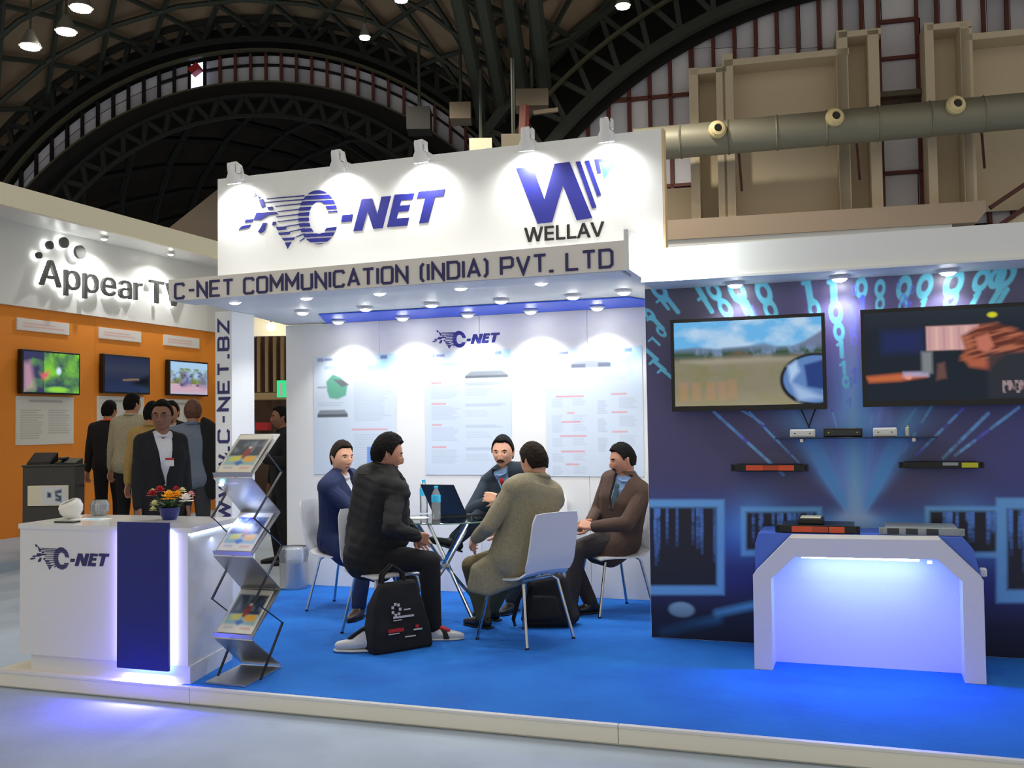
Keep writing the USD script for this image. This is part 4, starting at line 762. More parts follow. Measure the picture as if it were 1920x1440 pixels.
# display podium
pdm = thing('display_podium', 'white arched display podium with a blue body and glowing blue recess', 'podium', (-.04, 6.25, ZP))
Q = lambda px, py, y=6.05: tuple(PY(px, py, y)[[0, 2]])
outer = sg.Polygon([(-.655, ZP), (-.652, .648), (-.442, .866), (.370, .874), (.580, .662), (.578, ZP)]); inner = sg.Polygon([(-.552, ZP - .1), (-.548, .628), (-.412, .760), (.350, .768), (.474, .650), (.470, ZP - .1)])
part('arch_frame', place(extrude(outer.difference(inner), .22), (0, 6.27, 0), (1, 0, 0), (0, 0, 1)), 'white', pdm)
part('back_board', place(extrude(inner.buffer(.03, join_style='mitre').intersection(sg.box(-2, ZP, 2, 2)), .012), (0, 6.282, 0), (1, 0, 0), (0, 0, 1)), 'white', pdm)
body_ = sg.Polygon([(-.665, ZP), (-.660, .80), (-.640, .866), (.50, .866), (.555, .80), (.585, .66), (.585, ZP)]); part('body', place(extrude(body_, .42), (0, 6.70, 0), (1, 0, 0), (0, 0, 1)), 'podium_blue', pdm, label='blue rear body')
part('led_strip', box(-.38, .26, 6.10, 6.115, .746, .758), 'led_cyan', pdm); part('led_strip', box(.30, .325, 6.10, 6.12, .735, .75), 'led_cyan', pdm)
rect_light(pdm, (-.04, 6.14, .735), (0, .28, -1), .66, .05, .9 * LED, (.22, .27, 1.)); rect_light(pdm, (-.04, 6.10, .72), (0, -.75, -1), .66, .03, 4.0 * LED, (.04, .07, 1.))
single('power_adapter', cbox(PX(1843, 1073, .61), (.04, .06, .05), .01).apply_translation((.0, 0, 0)), 'plastic_white', 'small white adapter on the right flank of the blue podium', 'adapter')
def rackunit(name, label, x0, x1, y0, y1, z0, h, face, mface, mbody, group=None, ears=True):
    t = thing(name, label, 'network device', ((x0 + x1) / 2, (y0 + y1) / 2, z0), group)
    e = .035 if ears else 0
    part('case', box(x0 + e, x1 - e, y0 + .004, y1, z0, z0 + h, .004), mbody, t); part('front_panel', box(x0, x1, y0, y0 + .006, z0 + .002, z0 + h - .002, .002), mbody, t)
    for a, b in face: part('fascia', box(x0 + (x1 - x0) * a, x0 + (x1 - x0) * b, y0 - .004, y0 + .001, z0 + h * .15, z0 + h * .85), mface, t)
    for xe in (x0 + .016, x1 - .016): part('handle', tube([(xe, y0, z0 + h * .2), (xe, y0 - .018, z0 + h * .25), (xe, y0 - .018, z0 + h * .75), (xe, y0, z0 + h * .8)], .004, 6), mbody, t)
    return t
mat('device_orange', (226, 84, 40), .4); mat('device_rust', (190, 70, 36), .4); mat('device_yellow', (206, 206, 40), .4); mat('device_silver', (158, 166, 168), .4, metallic=.4); mat('device_cream', (206, 206, 190), .5)
pz = .8662
x0, x1 = PY(1453, 1000, 6.30)[0], PY(1613, 1000, 6.30)[0]
u = rackunit('rack_device', 'black rack device with orange front lying on the podium\'s left half', x0, x1, 6.32, 6.60, pz, .050, ((.20, .44), (.64, .82)), 'device_orange', 'plastic_black'); part('display', box(x0 + .44 * (x1 - x0), x0 + .63 * (x1 - x0), 6.315, 6.321, pz + .008, pz + .042), 'device_rust', u)
cx_ = x0 + .42 * (x1 - x0); sd = thing('receiver_box', 'small black receiver with a pale lid stacked on the orange-fronted device', 'receiver', (cx_, 6.42, pz + .0505)); part('case', box(cx_ - .075, cx_ + .075, 6.36, 6.52, pz + .0505, pz + .085, .006), 'plastic_black', sd); part('lid', box(cx_ - .06, cx_ + .06, 6.365, 6.51, pz + .0852, pz + .093, .003), 'device_cream', sd)
x0, x1 = PY(1648, 1000, 6.30)[0], PY(1810, 1000, 6.30)[0]
u = rackunit('rack_device', 'silver grey rack device with dark slots on the podium\'s right half', x0, x1, 6.33, 6.62, pz, .047, ((.10, .24), (.32, .46), (.56, .70)), 'steel_dark', 'device_silver')

# televisions on the mural
def television(x0, x1, z0, z1, label, paint):
    t = thing('television', label, 'television', ((x0 + x1) / 2, YM, z0), 'televisions on the mural')
    part('case', box(x0, x1, 6.62, 6.675, z0, z1, .006), 'plastic_black', t); part('mount', box((x0 + x1) / 2 - .2, (x0 + x1) / 2 + .2, 6.675, YM - .003, z0 + .12, z1 - .12), 'steel_dark', t)
    part('bezel', place(extrude(sg.box(x0, z0, x1, z1).difference(sg.box(x0 + .022, z0 + .034, x1 - .022, z1 - .022)), .008), (0, 6.62, 0), (1, 0, 0), (0, 0, 1)), 'plastic_black', t)
    c_ = Canvas((x0 + .022, 6.6185, z1 - .022), (x1 - x0 - .044, 0, 0), (0, 0, z0 - z1 + .056), 220, 124, (30, 30, 36)); paint(c_); c_.put('screen', t, 'screen')
    part('badge', box((x0 + x1) / 2 - .008, (x0 + x1) / 2 + .008, 6.609, 6.613, z0 + .012, z0 + .02), 'rail_red', t)
def p1(c):
    c.mixin(np.clip(1 - c.Y / .45, 0, 1) + 0 * c.X, (70, 160, 224)); c.mixin((c.Y < .4) * 1., (104, 178, 230)); c.mixin((c.Y < .34) * np.clip(c.fbm(7, 7, 3, 4) * 3.2 - 1.35, 0, 1) * .9, (186, 212, 236))
    c.poly([(.8, .34), (.9, .26), (1.02, .14), (1.02, .4), (.8, .4)], (110, 122, 152), 1, .01); c.poly([(0, .33), (.15, .3), (.3, .33), (.5, .31), (.62, .28), (.72, .33), (.85, .32), (1, .33), (1, .42), (0, .42)], (112, 134, 168), 1, .01)
    c.rect((-.1, .42), (1.1, 1.1), (134, 128, 108), 1, .02); c.mixin((c.Y > .3) * np.clip(1 - abs(c.Y - .39) / .09, 0, 1) * np.clip(c.fbm(16, 6, 7, 4) * 5 - 1.5, 0, 1), (52, 76, 46)); c.mixin((c.Y > .5) * np.clip(c.fbm(10, 8, 17) * 2.6 - 1.0, 0, 1) * .6, (122, 124, 76)); c.mixin(np.clip((c.Y - .8) * 5, 0, 1) * .4, (170, 160, 130)); c.poly([(.38, .42), (.45, .36), (.52, .42)], (112, 92, 74), 1, .02); c.poly([(.05, .46), (.6, .44), (.9, .48), (.2, .5)], (176, 168, 156), .6, .02)
    for x, y in ((.06, .82), (.15, .82), (.25, .82), (.33, .82), (.40, .8)): c.poly([(x - .03, y - .1), (x + .03, y - .1), (x + .03, y + .12), (x - .03, y + .12)], (214, 132, 92), .22, .01); c.poly([(x - .02, y - .07), (x + .02, y - .07), (x + .02, y + .09), (x - .02, y + .09)], (150, 136, 100), .2, .01)
    c.blob((.95, .72), .215, .168, (22, 26, 34), 1, 0, 14); c.blob((.955, .715), .198, .150, (92, 130, 186), 1, 0, 14); c.poly([(.88, .55), (1.02, .49), (1.02, .84), (.9, .80)], (36, 62, 124), 1, .01); c.poly([(.775, .56), (.83, .5), (.85, .62), (.79, .74)], (176, 206, 240), .9, .015); c.poly([(.8, .76), (.9, .84), (1.0, .93), (.84, .96)], (170, 196, 232), .8, .02)
def p2(c):
    c.rect((-.1, -.1), (1.1, 1.1), (26, 34, 46)); c.mixin(np.clip(1 - c.Y * 4, 0, 1) * .6, (44, 52, 62)); c.rect((.1, .22), (.34, .46), (32, 44, 96), .8, .03); c.rect((.36, .18), (.66, .45), (206, 160, 160), 1, .006)
    for k in range(7): c.rect((.37 + .042 * k, .19), (.385 + .042 * k, .44), (226, 190, 170) if k % 2 else (180, 130, 140), .6, .006)
    c.poly([(.56, .30), (.66, .2), (.76, .18), (.9, .28), (.995, .42), (.97, .48), (.8, .5), (.73, .62), (.62, .62), (.55, .56), (.58, .44)], (104, 52, 42), 1, .012)
    hm = Canvas(c.o, c.u, c.v, c.W, c.H, (0, 0, 0)); hm.poly([(.56, .30), (.66, .2), (.76, .18), (.9, .28), (.995, .42), (.97, .48), (.8, .5), (.73, .62), (.62, .62), (.55, .56), (.58, .44)], (255, 255, 255), 1, .02)
    st_ = meshkit.fbm(np.stack([c.X * 16 + c.Y * 34, (c.X - c.Y * .9) * 5, 0 * c.X], -1), 3, 12); c.mixin(hm.c[..., 0] * np.clip(st_ * 3.4 - 1.3, 0, 1) * .8, (186, 110, 82)); c.mixin(hm.c[..., 0] * np.clip(1.2 - st_ * 3.2, 0, 1) * .8, (58, 30, 28))
    c.poly([(.64, .32), (.71, .28), (.74, .42), (.70, .50), (.65, .45)], (190, 112, 92), 1, .012); c.poly([(.56, .52), (.74, .58), (.72, .68), (.6, .64)], (172, 92, 66), .9, .015); c.poly([(.0, .72), (.24, .69), (.36, .70), (.36, .74), (.2, .78), (.02, .79)], (190, 100, 62), 1, .012); c.rect((.22, .68), (.37, .735), (170, 170, 206), .8, .01); c.blob((.25, .74), .02, .014, (224, 150, 140))
    c.rect((.33, .46), (.39, .70), (128, 134, 138), .9, .012); c.poly([(.42, .6), (.46, .58), (.47, .76), (.41, .78)], (110, 76, 70), .8, .01); c.rect((.70, .5), (.96, 1), (42, 46, 54), .9, .02); c.mixin((c.X > .78) * (c.X < .93) * (c.Y > .8) * (c.Y < .94) * np.clip(c.fbm(50, 16, 4) * 5 - 2.3, 0, 1), (150, 130, 134)); c.blob((.735, .08), .026, .016, (206, 206, 40)); c.rect((.955, 0), (1, 1), (44, 54, 76), .8, .006)
a, b = PY(1257, 603, 6.62), PY(1551, 767, 6.62); television(a[0], b[0], 1.617, 2.226, 'flat television showing a field and blue sky on the mural, left of two', p1)
a, b = PY(1613, 585, 6.62), PY(1616, 762, 6.62); television(a[0], a[0] + 1.03, 1.626, 2.232, 'flat television showing a dark scene with a red-haired woman, right of two', p2)
cb = thing('cable', 'thin black cables hanging from the left television to the shelf', 'cable', (-.35, 6.70, 1.62))
for q in (((-.40, 6.70, 1.63), (-.37, 6.70, 1.56), (-.345, 6.69, 1.50)), ((-.30, 6.70, 1.63), (-.33, 6.70, 1.56), (-.35, 6.69, 1.50))): part('lead', tube(q, .005, 6), 'plastic_black', cb)
# wall shelf with small devices, rack units fixed to the mural
sh = thing('wall_shelf', 'thin dark glass shelf on the mural below the televisions', 'shelf', (-.07, 6.65, 1.43))
mat('shelf_glass', (28, 44, 72), .1); part('shelf_board', box(-.545, .40, 6.50, YM - .004, 1.432, 1.441, .002), 'shelf_glass', sh)
for x in (-.4, .26): part('bracket', box(x, x + .02, 6.60, YM - .004, 1.41, 1.432), 'chrome', sh)
def settop(nm, lb, px0, px1, m, h, extra=None):
    x0, x1 = PY(px0, 812, 6.56)[0], PY(px1, 812, 6.56)[0]; t = thing(nm, lb, 'network device', ((x0 + x1) / 2, 6.6, 1.4412)); part('case', box(x0, x1, 6.56, 6.68, 1.4412, 1.4412 + h, .006), m, t); part('front_panel', box(x0 + .01, x1 - .01, 6.556, 6.561, 1.4412 + h * .2, 1.4412 + h * .8), extra or m, t)
    for q in (x0 + .03, x1 - .03): part('status_light', cbox((q, 6.556, 1.4412 + h * .5), (.008, .004, .006)), 'device_yellow' if m == 'plastic_black' else 'steel_dark', t)
settop('set_top_box', 'small white box on the left of the mural shelf', 1481, 1528, 'plastic_white', .05); settop('set_top_box', 'flat black box in the middle of the mural shelf', 1544, 1617, 'plastic_black', .055, 'steel_dark'); settop('set_top_box', 'small white box right of the black one on the mural shelf', 1637, 1682, 'plastic_white', .055)
q = PY(1701, 812, 6.6); dg = thing('dongle', 'tiny pale plug standing near the right end of the mural shelf', 'plug', (q[0], 6.6, 1.4412)); part('body', cbox((q[0], 6.6, 1.4412 + .028), (.02, .02, .056), .005), 'device_cream', dg); part('tip', cbox((q[0] + .004, 6.6, 1.4412 + .062), (.01, .01, .012)), 'device_yellow', dg)
a, b = PY(1371, 880, 6.66), PY(1516, 880, 6.66); u = rackunit('rack_device', 'slim black rack unit with orange front fixed to the mural, left', a[0], b[0], 6.64, YM - .004, 1.222, .048, ((.20, .42), (.62, .82)), 'device_orange', 'plastic_black'); part('display', box(a[0] + .42 * (b[0] - a[0]), a[0] + .62 * (b[0] - a[0]), 6.635, 6.641, 1.23, 1.262), 'device_rust', u)
a, b = PY(1685, 873, 6.66), PY(1845, 873, 6.66); u = rackunit('rack_device', 'slim black rack unit with yellow mark fixed to the mural, right', a[0], b[0], 6.64, YM - .004, 1.243, .042, ((.74, .93),), 'device_yellow', 'plastic_black'); part('display', box(a[0] + .52 * (b[0] - a[0]), a[0] + .7 * (b[0] - a[0]), 6.635, 6.641, 1.262, 1.28), 'device_silver', u)

# posters and logo on the back wall
def wallposter(label, x0, x1, z0, z1, paint):
    t = thing('wall_poster', label, 'poster', ((x0 + x1) / 2, YB, z0), 'posters on the white back wall'); part('board', box(x0, x1, YB - .004, YB, z0, z1), 'white', t)
    c_ = Canvas((x0, YB - .0052, z1), (x1 - x0, 0, 0), (0, 0, z0 - z1), 130, 170, (206, 220, 236)); c_.mixin(np.clip(1 - c_.Y * 1.6, 0, 1) * .6, (226, 238, 244))
    yy = .05 + .12 * np.sin(c_.X * 3.2 + .2) * c_.X; c_.mixin(np.clip(1 - abs(c_.Y - yy - .02) / (.03 + .07 * c_.X), 0, 1) * np.clip(c_.X * 1.6 - .2, 0, 1) * .7, (150, 214, 240)); c_.mixin(np.clip(1 - abs(c_.X - .86 - .25 * (c_.Y - .1)) / .05, 0, 1) * (c_.Y < .4) * (1 - c_.Y * 2.4).clip(0, 1) * .6, (168, 232, 244))
    c_.rect((.05, .02), (.13, .05), (70, 92, 170), .6, .006); c_.rect((.14, .025), (.24, .045), (60, 80, 170), .7, .006); c_.rect((.82, .015), (.9, .045), (60, 90, 170), .7, .006); paint(c_); c_.put('poster_print', t, 'print_matt')
def q1(c):
    c.rect((.14, .09), (.72, .115), (150, 190, 236), .7, .01); c.poly([(.16, .22), (.24, .16), (.34, .19), (.42, .26), (.4, .34), (.3, .37), (.2, .36), (.17, .3)], (104, 176, 150), 1, .008); c.poly([(.24, .2), (.36, .21), (.44, .25), (.35, .27)], (110, 120, 124), 1, .006); c.rect((.05, .26), (.16, .275), (150, 156, 160), .8, .005)
    c.poly([(.08, .46), (.38, .46), (.42, .49), (.42, .52), (.05, .52), (.05, .49)], (136, 146, 156), 1, .006); c.rect((.05, .495), (.42, .52), (84, 92, 100), .9, .004); c.text_lines(.05, .42, .39, .43, 2, (150, 160, 176)); c.text_lines(.5, .95, .2, .56, 20, (166, 176, 192), .4); c.rect((.47, .62), (.9, .635), (224, 120, 120), .6, .005); c.text_lines(.5, .95, .66, .95, 14, (166, 176, 192), .4); c.rect((.65, .77), (.74, .97), (104, 150, 226), .9, .005)
def q2(c):
    c.rect((.2, .10), (.7, .12), (150, 190, 236), .7, .01); c.poly([(.55, .17), (.9, .17), (.97, .205), (.97, .225), (.48, .225), (.48, .205)], (150, 158, 166), 1, .005); c.rect((.48, .207), (.97, .226), (104, 112, 122), .9, .004)
    for k, y in enumerate((.25, .42, .59, .77)): c.rect((.08, y), (.2 + .05 * (k % 2), y + .014), (224, 110, 110), .6, .004); c.text_lines(.08, .42, y + .025, y + .14, 7, (160, 172, 190), .45); c.text_lines(.48, .95, y + .01, y + .035, 2, (140, 152, 176), .6); c.text_lines(.48, .8, y + .06, y + .12, 3, (166, 176, 192), .35)
    c.text_lines(.04, .42, .18, .23, 3, (170, 180, 196), .4)
def q3(c):
    c.poly([(.33, .1), (.6, .1), (.68, .125), (.68, .155), (.27, .155), (.27, .125)], (160, 170, 184), 1, .005); c.rect((.27, .125), (.42, .155), (104, 110, 130), .9, .005); c.rect((.55, .12), (.68, .152), (100, 106, 130), .9, .005); c.text_lines(.03, .4, .2, .27, 5, (176, 184, 198), .4); c.text_lines(.55, .9, .2, .26, 3, (176, 184, 198), .4)
    for y, a, b in ((.37, .1, .4), (.50, .22, .3), (.57, .16, .36), (.68, .14, .42), (.80, .15, .4), (.9, .2, .34)): c.rect((a, y), (b, y + .012), (224, 106, 106), .65, .004); c.text_lines(.06, .18, y + .02, y + .09, 4, (166, 176, 194), .45); c.text_lines(.28, .42, y + .02, y + .08, 3, (166, 176, 194), .4)
    for y in (.36, .5, .65): c.rect((.68, y), (.84, y + .012), (224, 106, 106), .6, .004); c.text_lines(.76, .95, y + .03, y + .12, 6, (166, 176, 194), .45); c.text_lines(.54, .64, y + .05, y + .16, 6, (150, 162, 186), .5)
a, b, d = PY(588, 668, YB), PY(742, 664, YB), PY(797, 890, YB); zb_ = d[2]
wallposter('pale blue poster with a green circuit board picture, leftmost on the back wall', a[0], b[0], zb_, a[2], q1)
a, b = PY(796, 660, YB), PY(957, 655, YB); wallposter('pale blue poster with grey device picture, middle of the back wall', a[0], b[0], zb_, a[2], q2)
a = PY(1023, 655, YB); wallposter('pale blue poster with scattered red headings, rightmost on the back wall', a[0], -1.725, zb_ - .01, a[2], q3)
wl_ = thing('wall_logo', 'blue logo lettering high on the middle of the white back wall', 'logo', (-3.2, YB, 2.2))
a, b, d = PY(811, 640, YB), PY(937, 615, YB), PY(870, 652, YB); logo(wl_, a[0], b[0], YB - .0005, d[2], 'logo_blue', fill=.006, zs=.95)

# waste bin
c = PZ(551, 1103, ZP); wb = thing('waste_bin', 'grey metal waste bin with a clear bag liner against the back wall', 'bin', c)
part('bin', lathe([(0, 0), (.115, 0), (.125, .02), (.128, .24), (.122, .24), (.118, .02), (0, .015)], c, 32), 'aluminium', wb); part('liner', lathe([(.118, .05), (.121, .24), (.135, .30), (.132, .36), (.120, .375), (.126, .35), (.115, .30), (.113, .06)], c, 24), 'clear_plastic', wb, label='clear bag liner')

# round glass table
tc = V3(-3.03, 7.02); ztab = .835
tbt = thing('glass_table', 'round glass table on crossing chrome legs between the seated men', 'table', (*tc, ZP))
part('tabletop', lathe([(0, 0), (.392, 0), (.40, .005), (.392, .010), (0, .010)], (*tc, ztab), 48), 'glass', tbt)
mat('glass_edge', (120, 160, 150), .2); part('rim', lathe([(.397, .001), (.403, .001), (.403, .009), (.397, .009)], (*tc, ztab), 48), 'glass_edge', tbt, label='greenish glass edge')
hub = V3(*tc, .50)
for k in range(4):
    a = 1.02 + k * math.pi / 2; d = V3(math.cos(a), math.sin(a), 0); s = V3(-d[1], d[0], 0) * .02
    part('leg', tube([V3(*tc, ZP) + d * .36 + V3(0, 0, .006), hub + s, V3(*tc, ztab) - d * .26], .014, 8), 'chrome', tbt)
part('hub', lathe([(0, -.03), (.03, -.02), (.034, 0), (.03, .02), (0, .03)], hub, 16), 'plastic_white', tbt)
def bottle(px, py, label, h=.235, r=.033):
    c = PZ(px, py, ztab + .011); t = thing('water_bottle', label, 'bottle', c, 'water bottles on the glass table')
    part('body', lathe([(0, 0), (r * .9, 0), (r, .01), (r, .06), (r * .94, .07), (r, .08), (r, h * .68), (r * .8, h * .8), (.014, h * .9), (.013, h * .93), (0, h * .93)], c, 24), 'clear_plastic', t)
    part('label', lathe([(r * 1.01, h * .52), (r * 1.03, h * .53), (r * 1.03, h * .72), (r * .95, h * .74)], c, 24), 'sky_blue', t); part('cap', lathe([(0, h * .92), (.015, h * .92), (.015, h), (0, h)], c, 16), 'sky_blue', t)
bottle(818, 974, 'clear water bottle with blue label, nearest on the glass table', .25, .034); bottle(795, 961, 'clear water bottle with blue cap behind the nearer bottle', .265, .033)
lt = thing('laptop', 'open black laptop on the glass table seen from behind', 'laptop', PZ(845, 965, ztab + .012))
h0_, h1_ = PZ(814, 967, ztab + .018), PZ(876, 966, ztab + .018); g0 = PD(788, 908, (h0_ - EYE) @ _f - .05); g1 = PD(851, 909, (h1_ - EYE) @ _f - .05); n = np.cross(h1_ - h0_, g0 - h0_); n /= np.linalg.norm(n)
part('lid', hullpts([q + n * k for q in (h0_, h1_, g0, g1) for k in (0, .008)]), 'plastic_black', lt); bk = V3(.10, .20, 0); part('base', hullpts([q + V3(0, 0, z) for q in (h0_, h1_, h0_ + bk, h1_ + bk) for z in (-.012, .002)]), 'steel_dark', lt)
part('screen', hullpts([q * (1 - t) + (h0_ + h1_ + g0 + g1) / 4 * t + n * k for t in (.06,) for q in (h0_, h1_, g0, g1) for k in (.0082, .009)]), 'shelf_glass', lt)
c = PZ(775, 972, ztab + .011); ppr = thing('paper_stack', 'white sheets lying on the left edge of the glass table', 'paper', c); part('sheet', rotz(cbox(c + V3(0, 0, .002), (.20, .15, .003)), 20, c), 'white', ppr); part('sheet', rotz(cbox(c + V3(.01, 0, .005), (.20, .15, .002)), 32, c), 'white', ppr)

# chairs: white shell on chrome legs, drawn facing +y
def shell(prof, w0, w1, curve, th=.012):
    prof = np.asarray(prof, float); t = np.linspace(0, 1, 14); s_ = np.linspace(0, 1, len(prof)); pr = np.stack([np.interp(t, s_, prof[:, 0]), np.interp(t, s_, prof[:, 1])], 1)
    tg = np.gradient(pr, axis=0); nr = np.stack([-tg[:, 1], tg[:, 0]], 1); nr /= np.linalg.norm(nr, axis=1, keepdims=True); us = np.linspace(-1, 1, 11); top, bot = [], []
    for k in range(len(t)):
        w = w0 + (w1 - w0) * t[k]; e = 1 - .10 * max(0, abs(t[k] - .5) * 2 - .75) * 4
        for u_ in us: b_ = curve * u_ ** 2; top.append((u_ * w / 2 * e, pr[k, 0] - nr[k, 0] * -b_, pr[k, 1] + nr[k, 1] * b_)); bot.append((u_ * w / 2 * e, pr[k, 0] + nr[k, 0] * (b_ - th), pr[k, 1] + nr[k, 1] * (b_ - th)))
    v = np.array(top + bot); N, M_ = len(t), len(us); f = []
    for k in range(N - 1):
        for j in range(M_ - 1): a = k * M_ + j; f += [[a, a + 1, a + M_ + 1], [a, a + M_ + 1, a + M_]]; o = N * M_; f += [[o + a, o + a + M_ + 1, o + a + 1], [o + a, o + a + M_, o + a + M_ + 1]]
    o = N * M_; rim = [k * M_ for k in range(N)] + [(N - 1) * M_ + j for j in range(1, M_)] + [k * M_ + M_ - 1 for k in range(N - 2, -1, -1)] + list(range(M_ - 2, 0, -1))
    for a, b in zip(rim, rim[1:] + rim[:1]): f += [[a, b, o + b], [a, o + b, o + a]]
    m = trimesh.Trimesh(v, f, process=False); trimesh.repair.fix_normals(m); return m
def build_chair(loc, rot, label):
    t = thing('chair', label, 'chair', loc, 'white shell chairs round the glass table', rot=rot)
    part('seat', shell([(.215, .425), (.19, .440), (.10, .442), (0, .436), (-.10, .437), (-.17, .450), (-.205, .480)], .47, .46, .012), 'plastic_white', t, local=True, smooth=50)
    part('backrest', shell([(-.205, .480), (-.235, .56), (-.255, .66), (-.274, .77), (-.290, .865)], .46, .43, .02), 'plastic_white', t, local=True, smooth=50)
    for sx in (-1, 1):
        for sy in (-1, 1): part('leg', tube([(sx * .14, sy * .12, .421), (sx * .165, sy * .15, .40), (sx * .225, sy * .235, .006)], .011, 8), 'chrome', t, local=True); 
        part('glide', tube([(sx * .225, .235, 0), (sx * .225, .235, .012)], .013, 8), 'rubber', t, local=True); part('glide', tube([(sx * .225, -.235, 0), (sx * .225, -.235, .012)], .013, 8), 'rubber', t, local=True)
    for sy in (-1, 1): part('cross_bar', tube([(-.15, sy * .125, .418), (.15, sy * .125, .418)], .009, 8), 'chrome', t, local=True)
    return t
def deg(d): return math.degrees(math.atan2(-d[0], d[1]))
SEATS = {'navy': (V3(-3.97, 7.20), V3(1, .02)), 'black': (V3(-3.24, 6.325), V3(.96, .27)), 'teal': (V3(-2.60, 7.78), V3(-.05, -1.)), 'tan': (V3(-2.29, 6.44), V3(-.90, .43)), 'brown': (V3(-1.88, 7.62), V3(-.75, -.66))}
SEATS_C = dict(SEATS, black=(V3(-3.19, 6.35), V3(.83, -.55)), tan=(V3(-2.21, 6.465), V3(-.90, .43)))
first = None
for k, lb in (('tan', 'white shell chair whose back faces us, under the man in the tan jacket'), ('navy', 'white shell chair under the man in the navy suit'), ('black', 'white shell chair under the man in the black jacket'), ('teal', 'white shell chair under the man with the red tie'), ('brown', 'white shell chair under the man in the brown suit')):
    c_, d_ = SEATS_C[k]; loc = (*c_, ZP)
    if first is None: first = build_chair(loc, deg(d_), lb)
    else: copy(first, loc, lb, deg(d_))

# bags on the carpet
a, b = PZ(704, 1228, ZP), PZ(806, 1212, ZP); d_ = (b - a) / np.linalg.norm(b - a); nb = V3(-d_[1], d_[0], 0); L = np.linalg.norm(b - a)
tote = thing('tote_bag', 'black cloth tote bag with white and red print standing before the chairs', 'bag', (a + b) / 2)
mat('black_cloth', (22, 22, 24), .9); mat('print_white', (190, 190, 192), .8); mat('print_red', (176, 34, 36), .8)
prof = [(0, 0, 0, .11), (0, .12, .0, .12), (.02, .27, .015, .10), (.05, .36, .03, .05), (.07, .40, .035, .025)]
m_ = m3.Manifold.batch_hull([m3.Manifold.sphere(.02, 8).translate(list(map(float, a + d_ * (x if i == 0 else L * (1 - .22 * z / .47) - x * .4) + nb * y + V3(0, 0, z + .02)))) for x, z, y0, w in prof for i in (0, 1) for y in (y0, y0 + w)])
def wobble(mesh, amp, sc, seed=0):
    v = np.array(mesh.vertices); n = mesh.vertex_normals; return trimesh.Trimesh(v + n * ((meshkit.fbm(v * sc, 3, seed) - .5) * 2 * amp)[:, None], mesh.faces, process=False)
part('bag', wobble(tm(m_.refine_to_length(.03)), .008, 9), 'black_cloth', tote, smooth=True)
top = a + d_ * L * .42 + nb * .05 + V3(0, 0, .39)
for k, o in enumerate((-.01, .03)): part('handle', tube([top - d_ * .10 + nb * o, top - d_ * .085 + nb * o + V3(0, 0, .10), top - d_ * .02 + nb * o + V3(0, 0, .155), top + d_ * .06 + nb * o + V3(0, 0, .10), top + d_ * .075 + nb * o], .011, 6), 'black_cloth', tote)
def bagprint(t0, z0, t1, z1, m, y=-.0255):
    q = [a + d_ * L * t + nb * (y + .03 * max(0, z - .12) / .35) + V3(0, 0, z) for t, z in ((t0, z0), (t1, z0), (t1, z1), (t0, z1))]; return q
def patch(q, m, nm='print'): part(nm, hullpts(q + [p - nb * .004 for p in q]), m, tote)
for k in range(7): 
    an = k * 2 * math.pi / 7; patch(bagprint(.36 + .07 * math.cos(an) - .02, .27 + .035 * math.sin(an) - .009, .36 + .07 * math.cos(an) + .025, .27 + .035 * math.sin(an) + .009, 0), 'print_white')
for t0, z0, t1, z1, m in ((.30, .215, .68, .228, 'print_white'), (.30, .20, .45, .206, 'print_white'), (.50, .26, .62, .268, 'print_white'), (.20, .13, .48, .152, 'print_red'), (.20, .118, .40, .124, 'print_white'), (.70, .14, .76, .16, 'print_red'), (.66, .125, .82, .135, 'print_white'), (.50, .088, .70, .096, 'print_white')): patch(bagprint(t0, z0, t1, z1, 0), m)
bp_ = thing('backpack', 'black backpack leaning under the chair with its back to us', 'bag', PZ(1015, 1188, ZP))
o = PZ(1020, 1186, ZP) + V3(-.03, .16, 0); m_ = m3.Manifold.batch_hull([m3.Manifold.sphere(r, 12).translate(list(map(float, o + V3(x, y, z)))) for x, y, z, r in ((-.13, 0, .06, .06), (.13, .06, .06, .06), (-.12, .12, .07, .07), (.13, .16, .07, .07), (-.10, .06, .28, .07), (.06, .10, .30, .07))])
part('bag', wobble(tm(m_.refine_to_length(.03)), .012, 8, 3), 'black_cloth', bp_, smooth=True); part('pocket', wobble(tm(m3.Manifold.batch_hull([m3.Manifold.sphere(.03, 10).translate(list(map(float, o + V3(x, y, z)))) for x, y, z in ((-.10, -.05, .08), (.09, .01, .08), (-.08, -.01, .2), (.05, .03, .2))]).refine_to_length(.03)), .004, 9), 'black_cloth', bp_, smooth=True)
part('strap', tube([o + V3(-.13, -.01, .33), o + V3(-.20, -.03, .2), o + V3(-.23, -.06, .06), o + V3(-.21, -.08, .016)], [.018, .018, .016, .012], 6), 'black_cloth', bp_); part('handle', tube([o + V3(-.06, .08, .36), o + V3(-.03, .09, .41), o + V3(.02, .1, .41), o + V3(.05, .11, .365)], .01, 6), 'black_cloth', bp_)
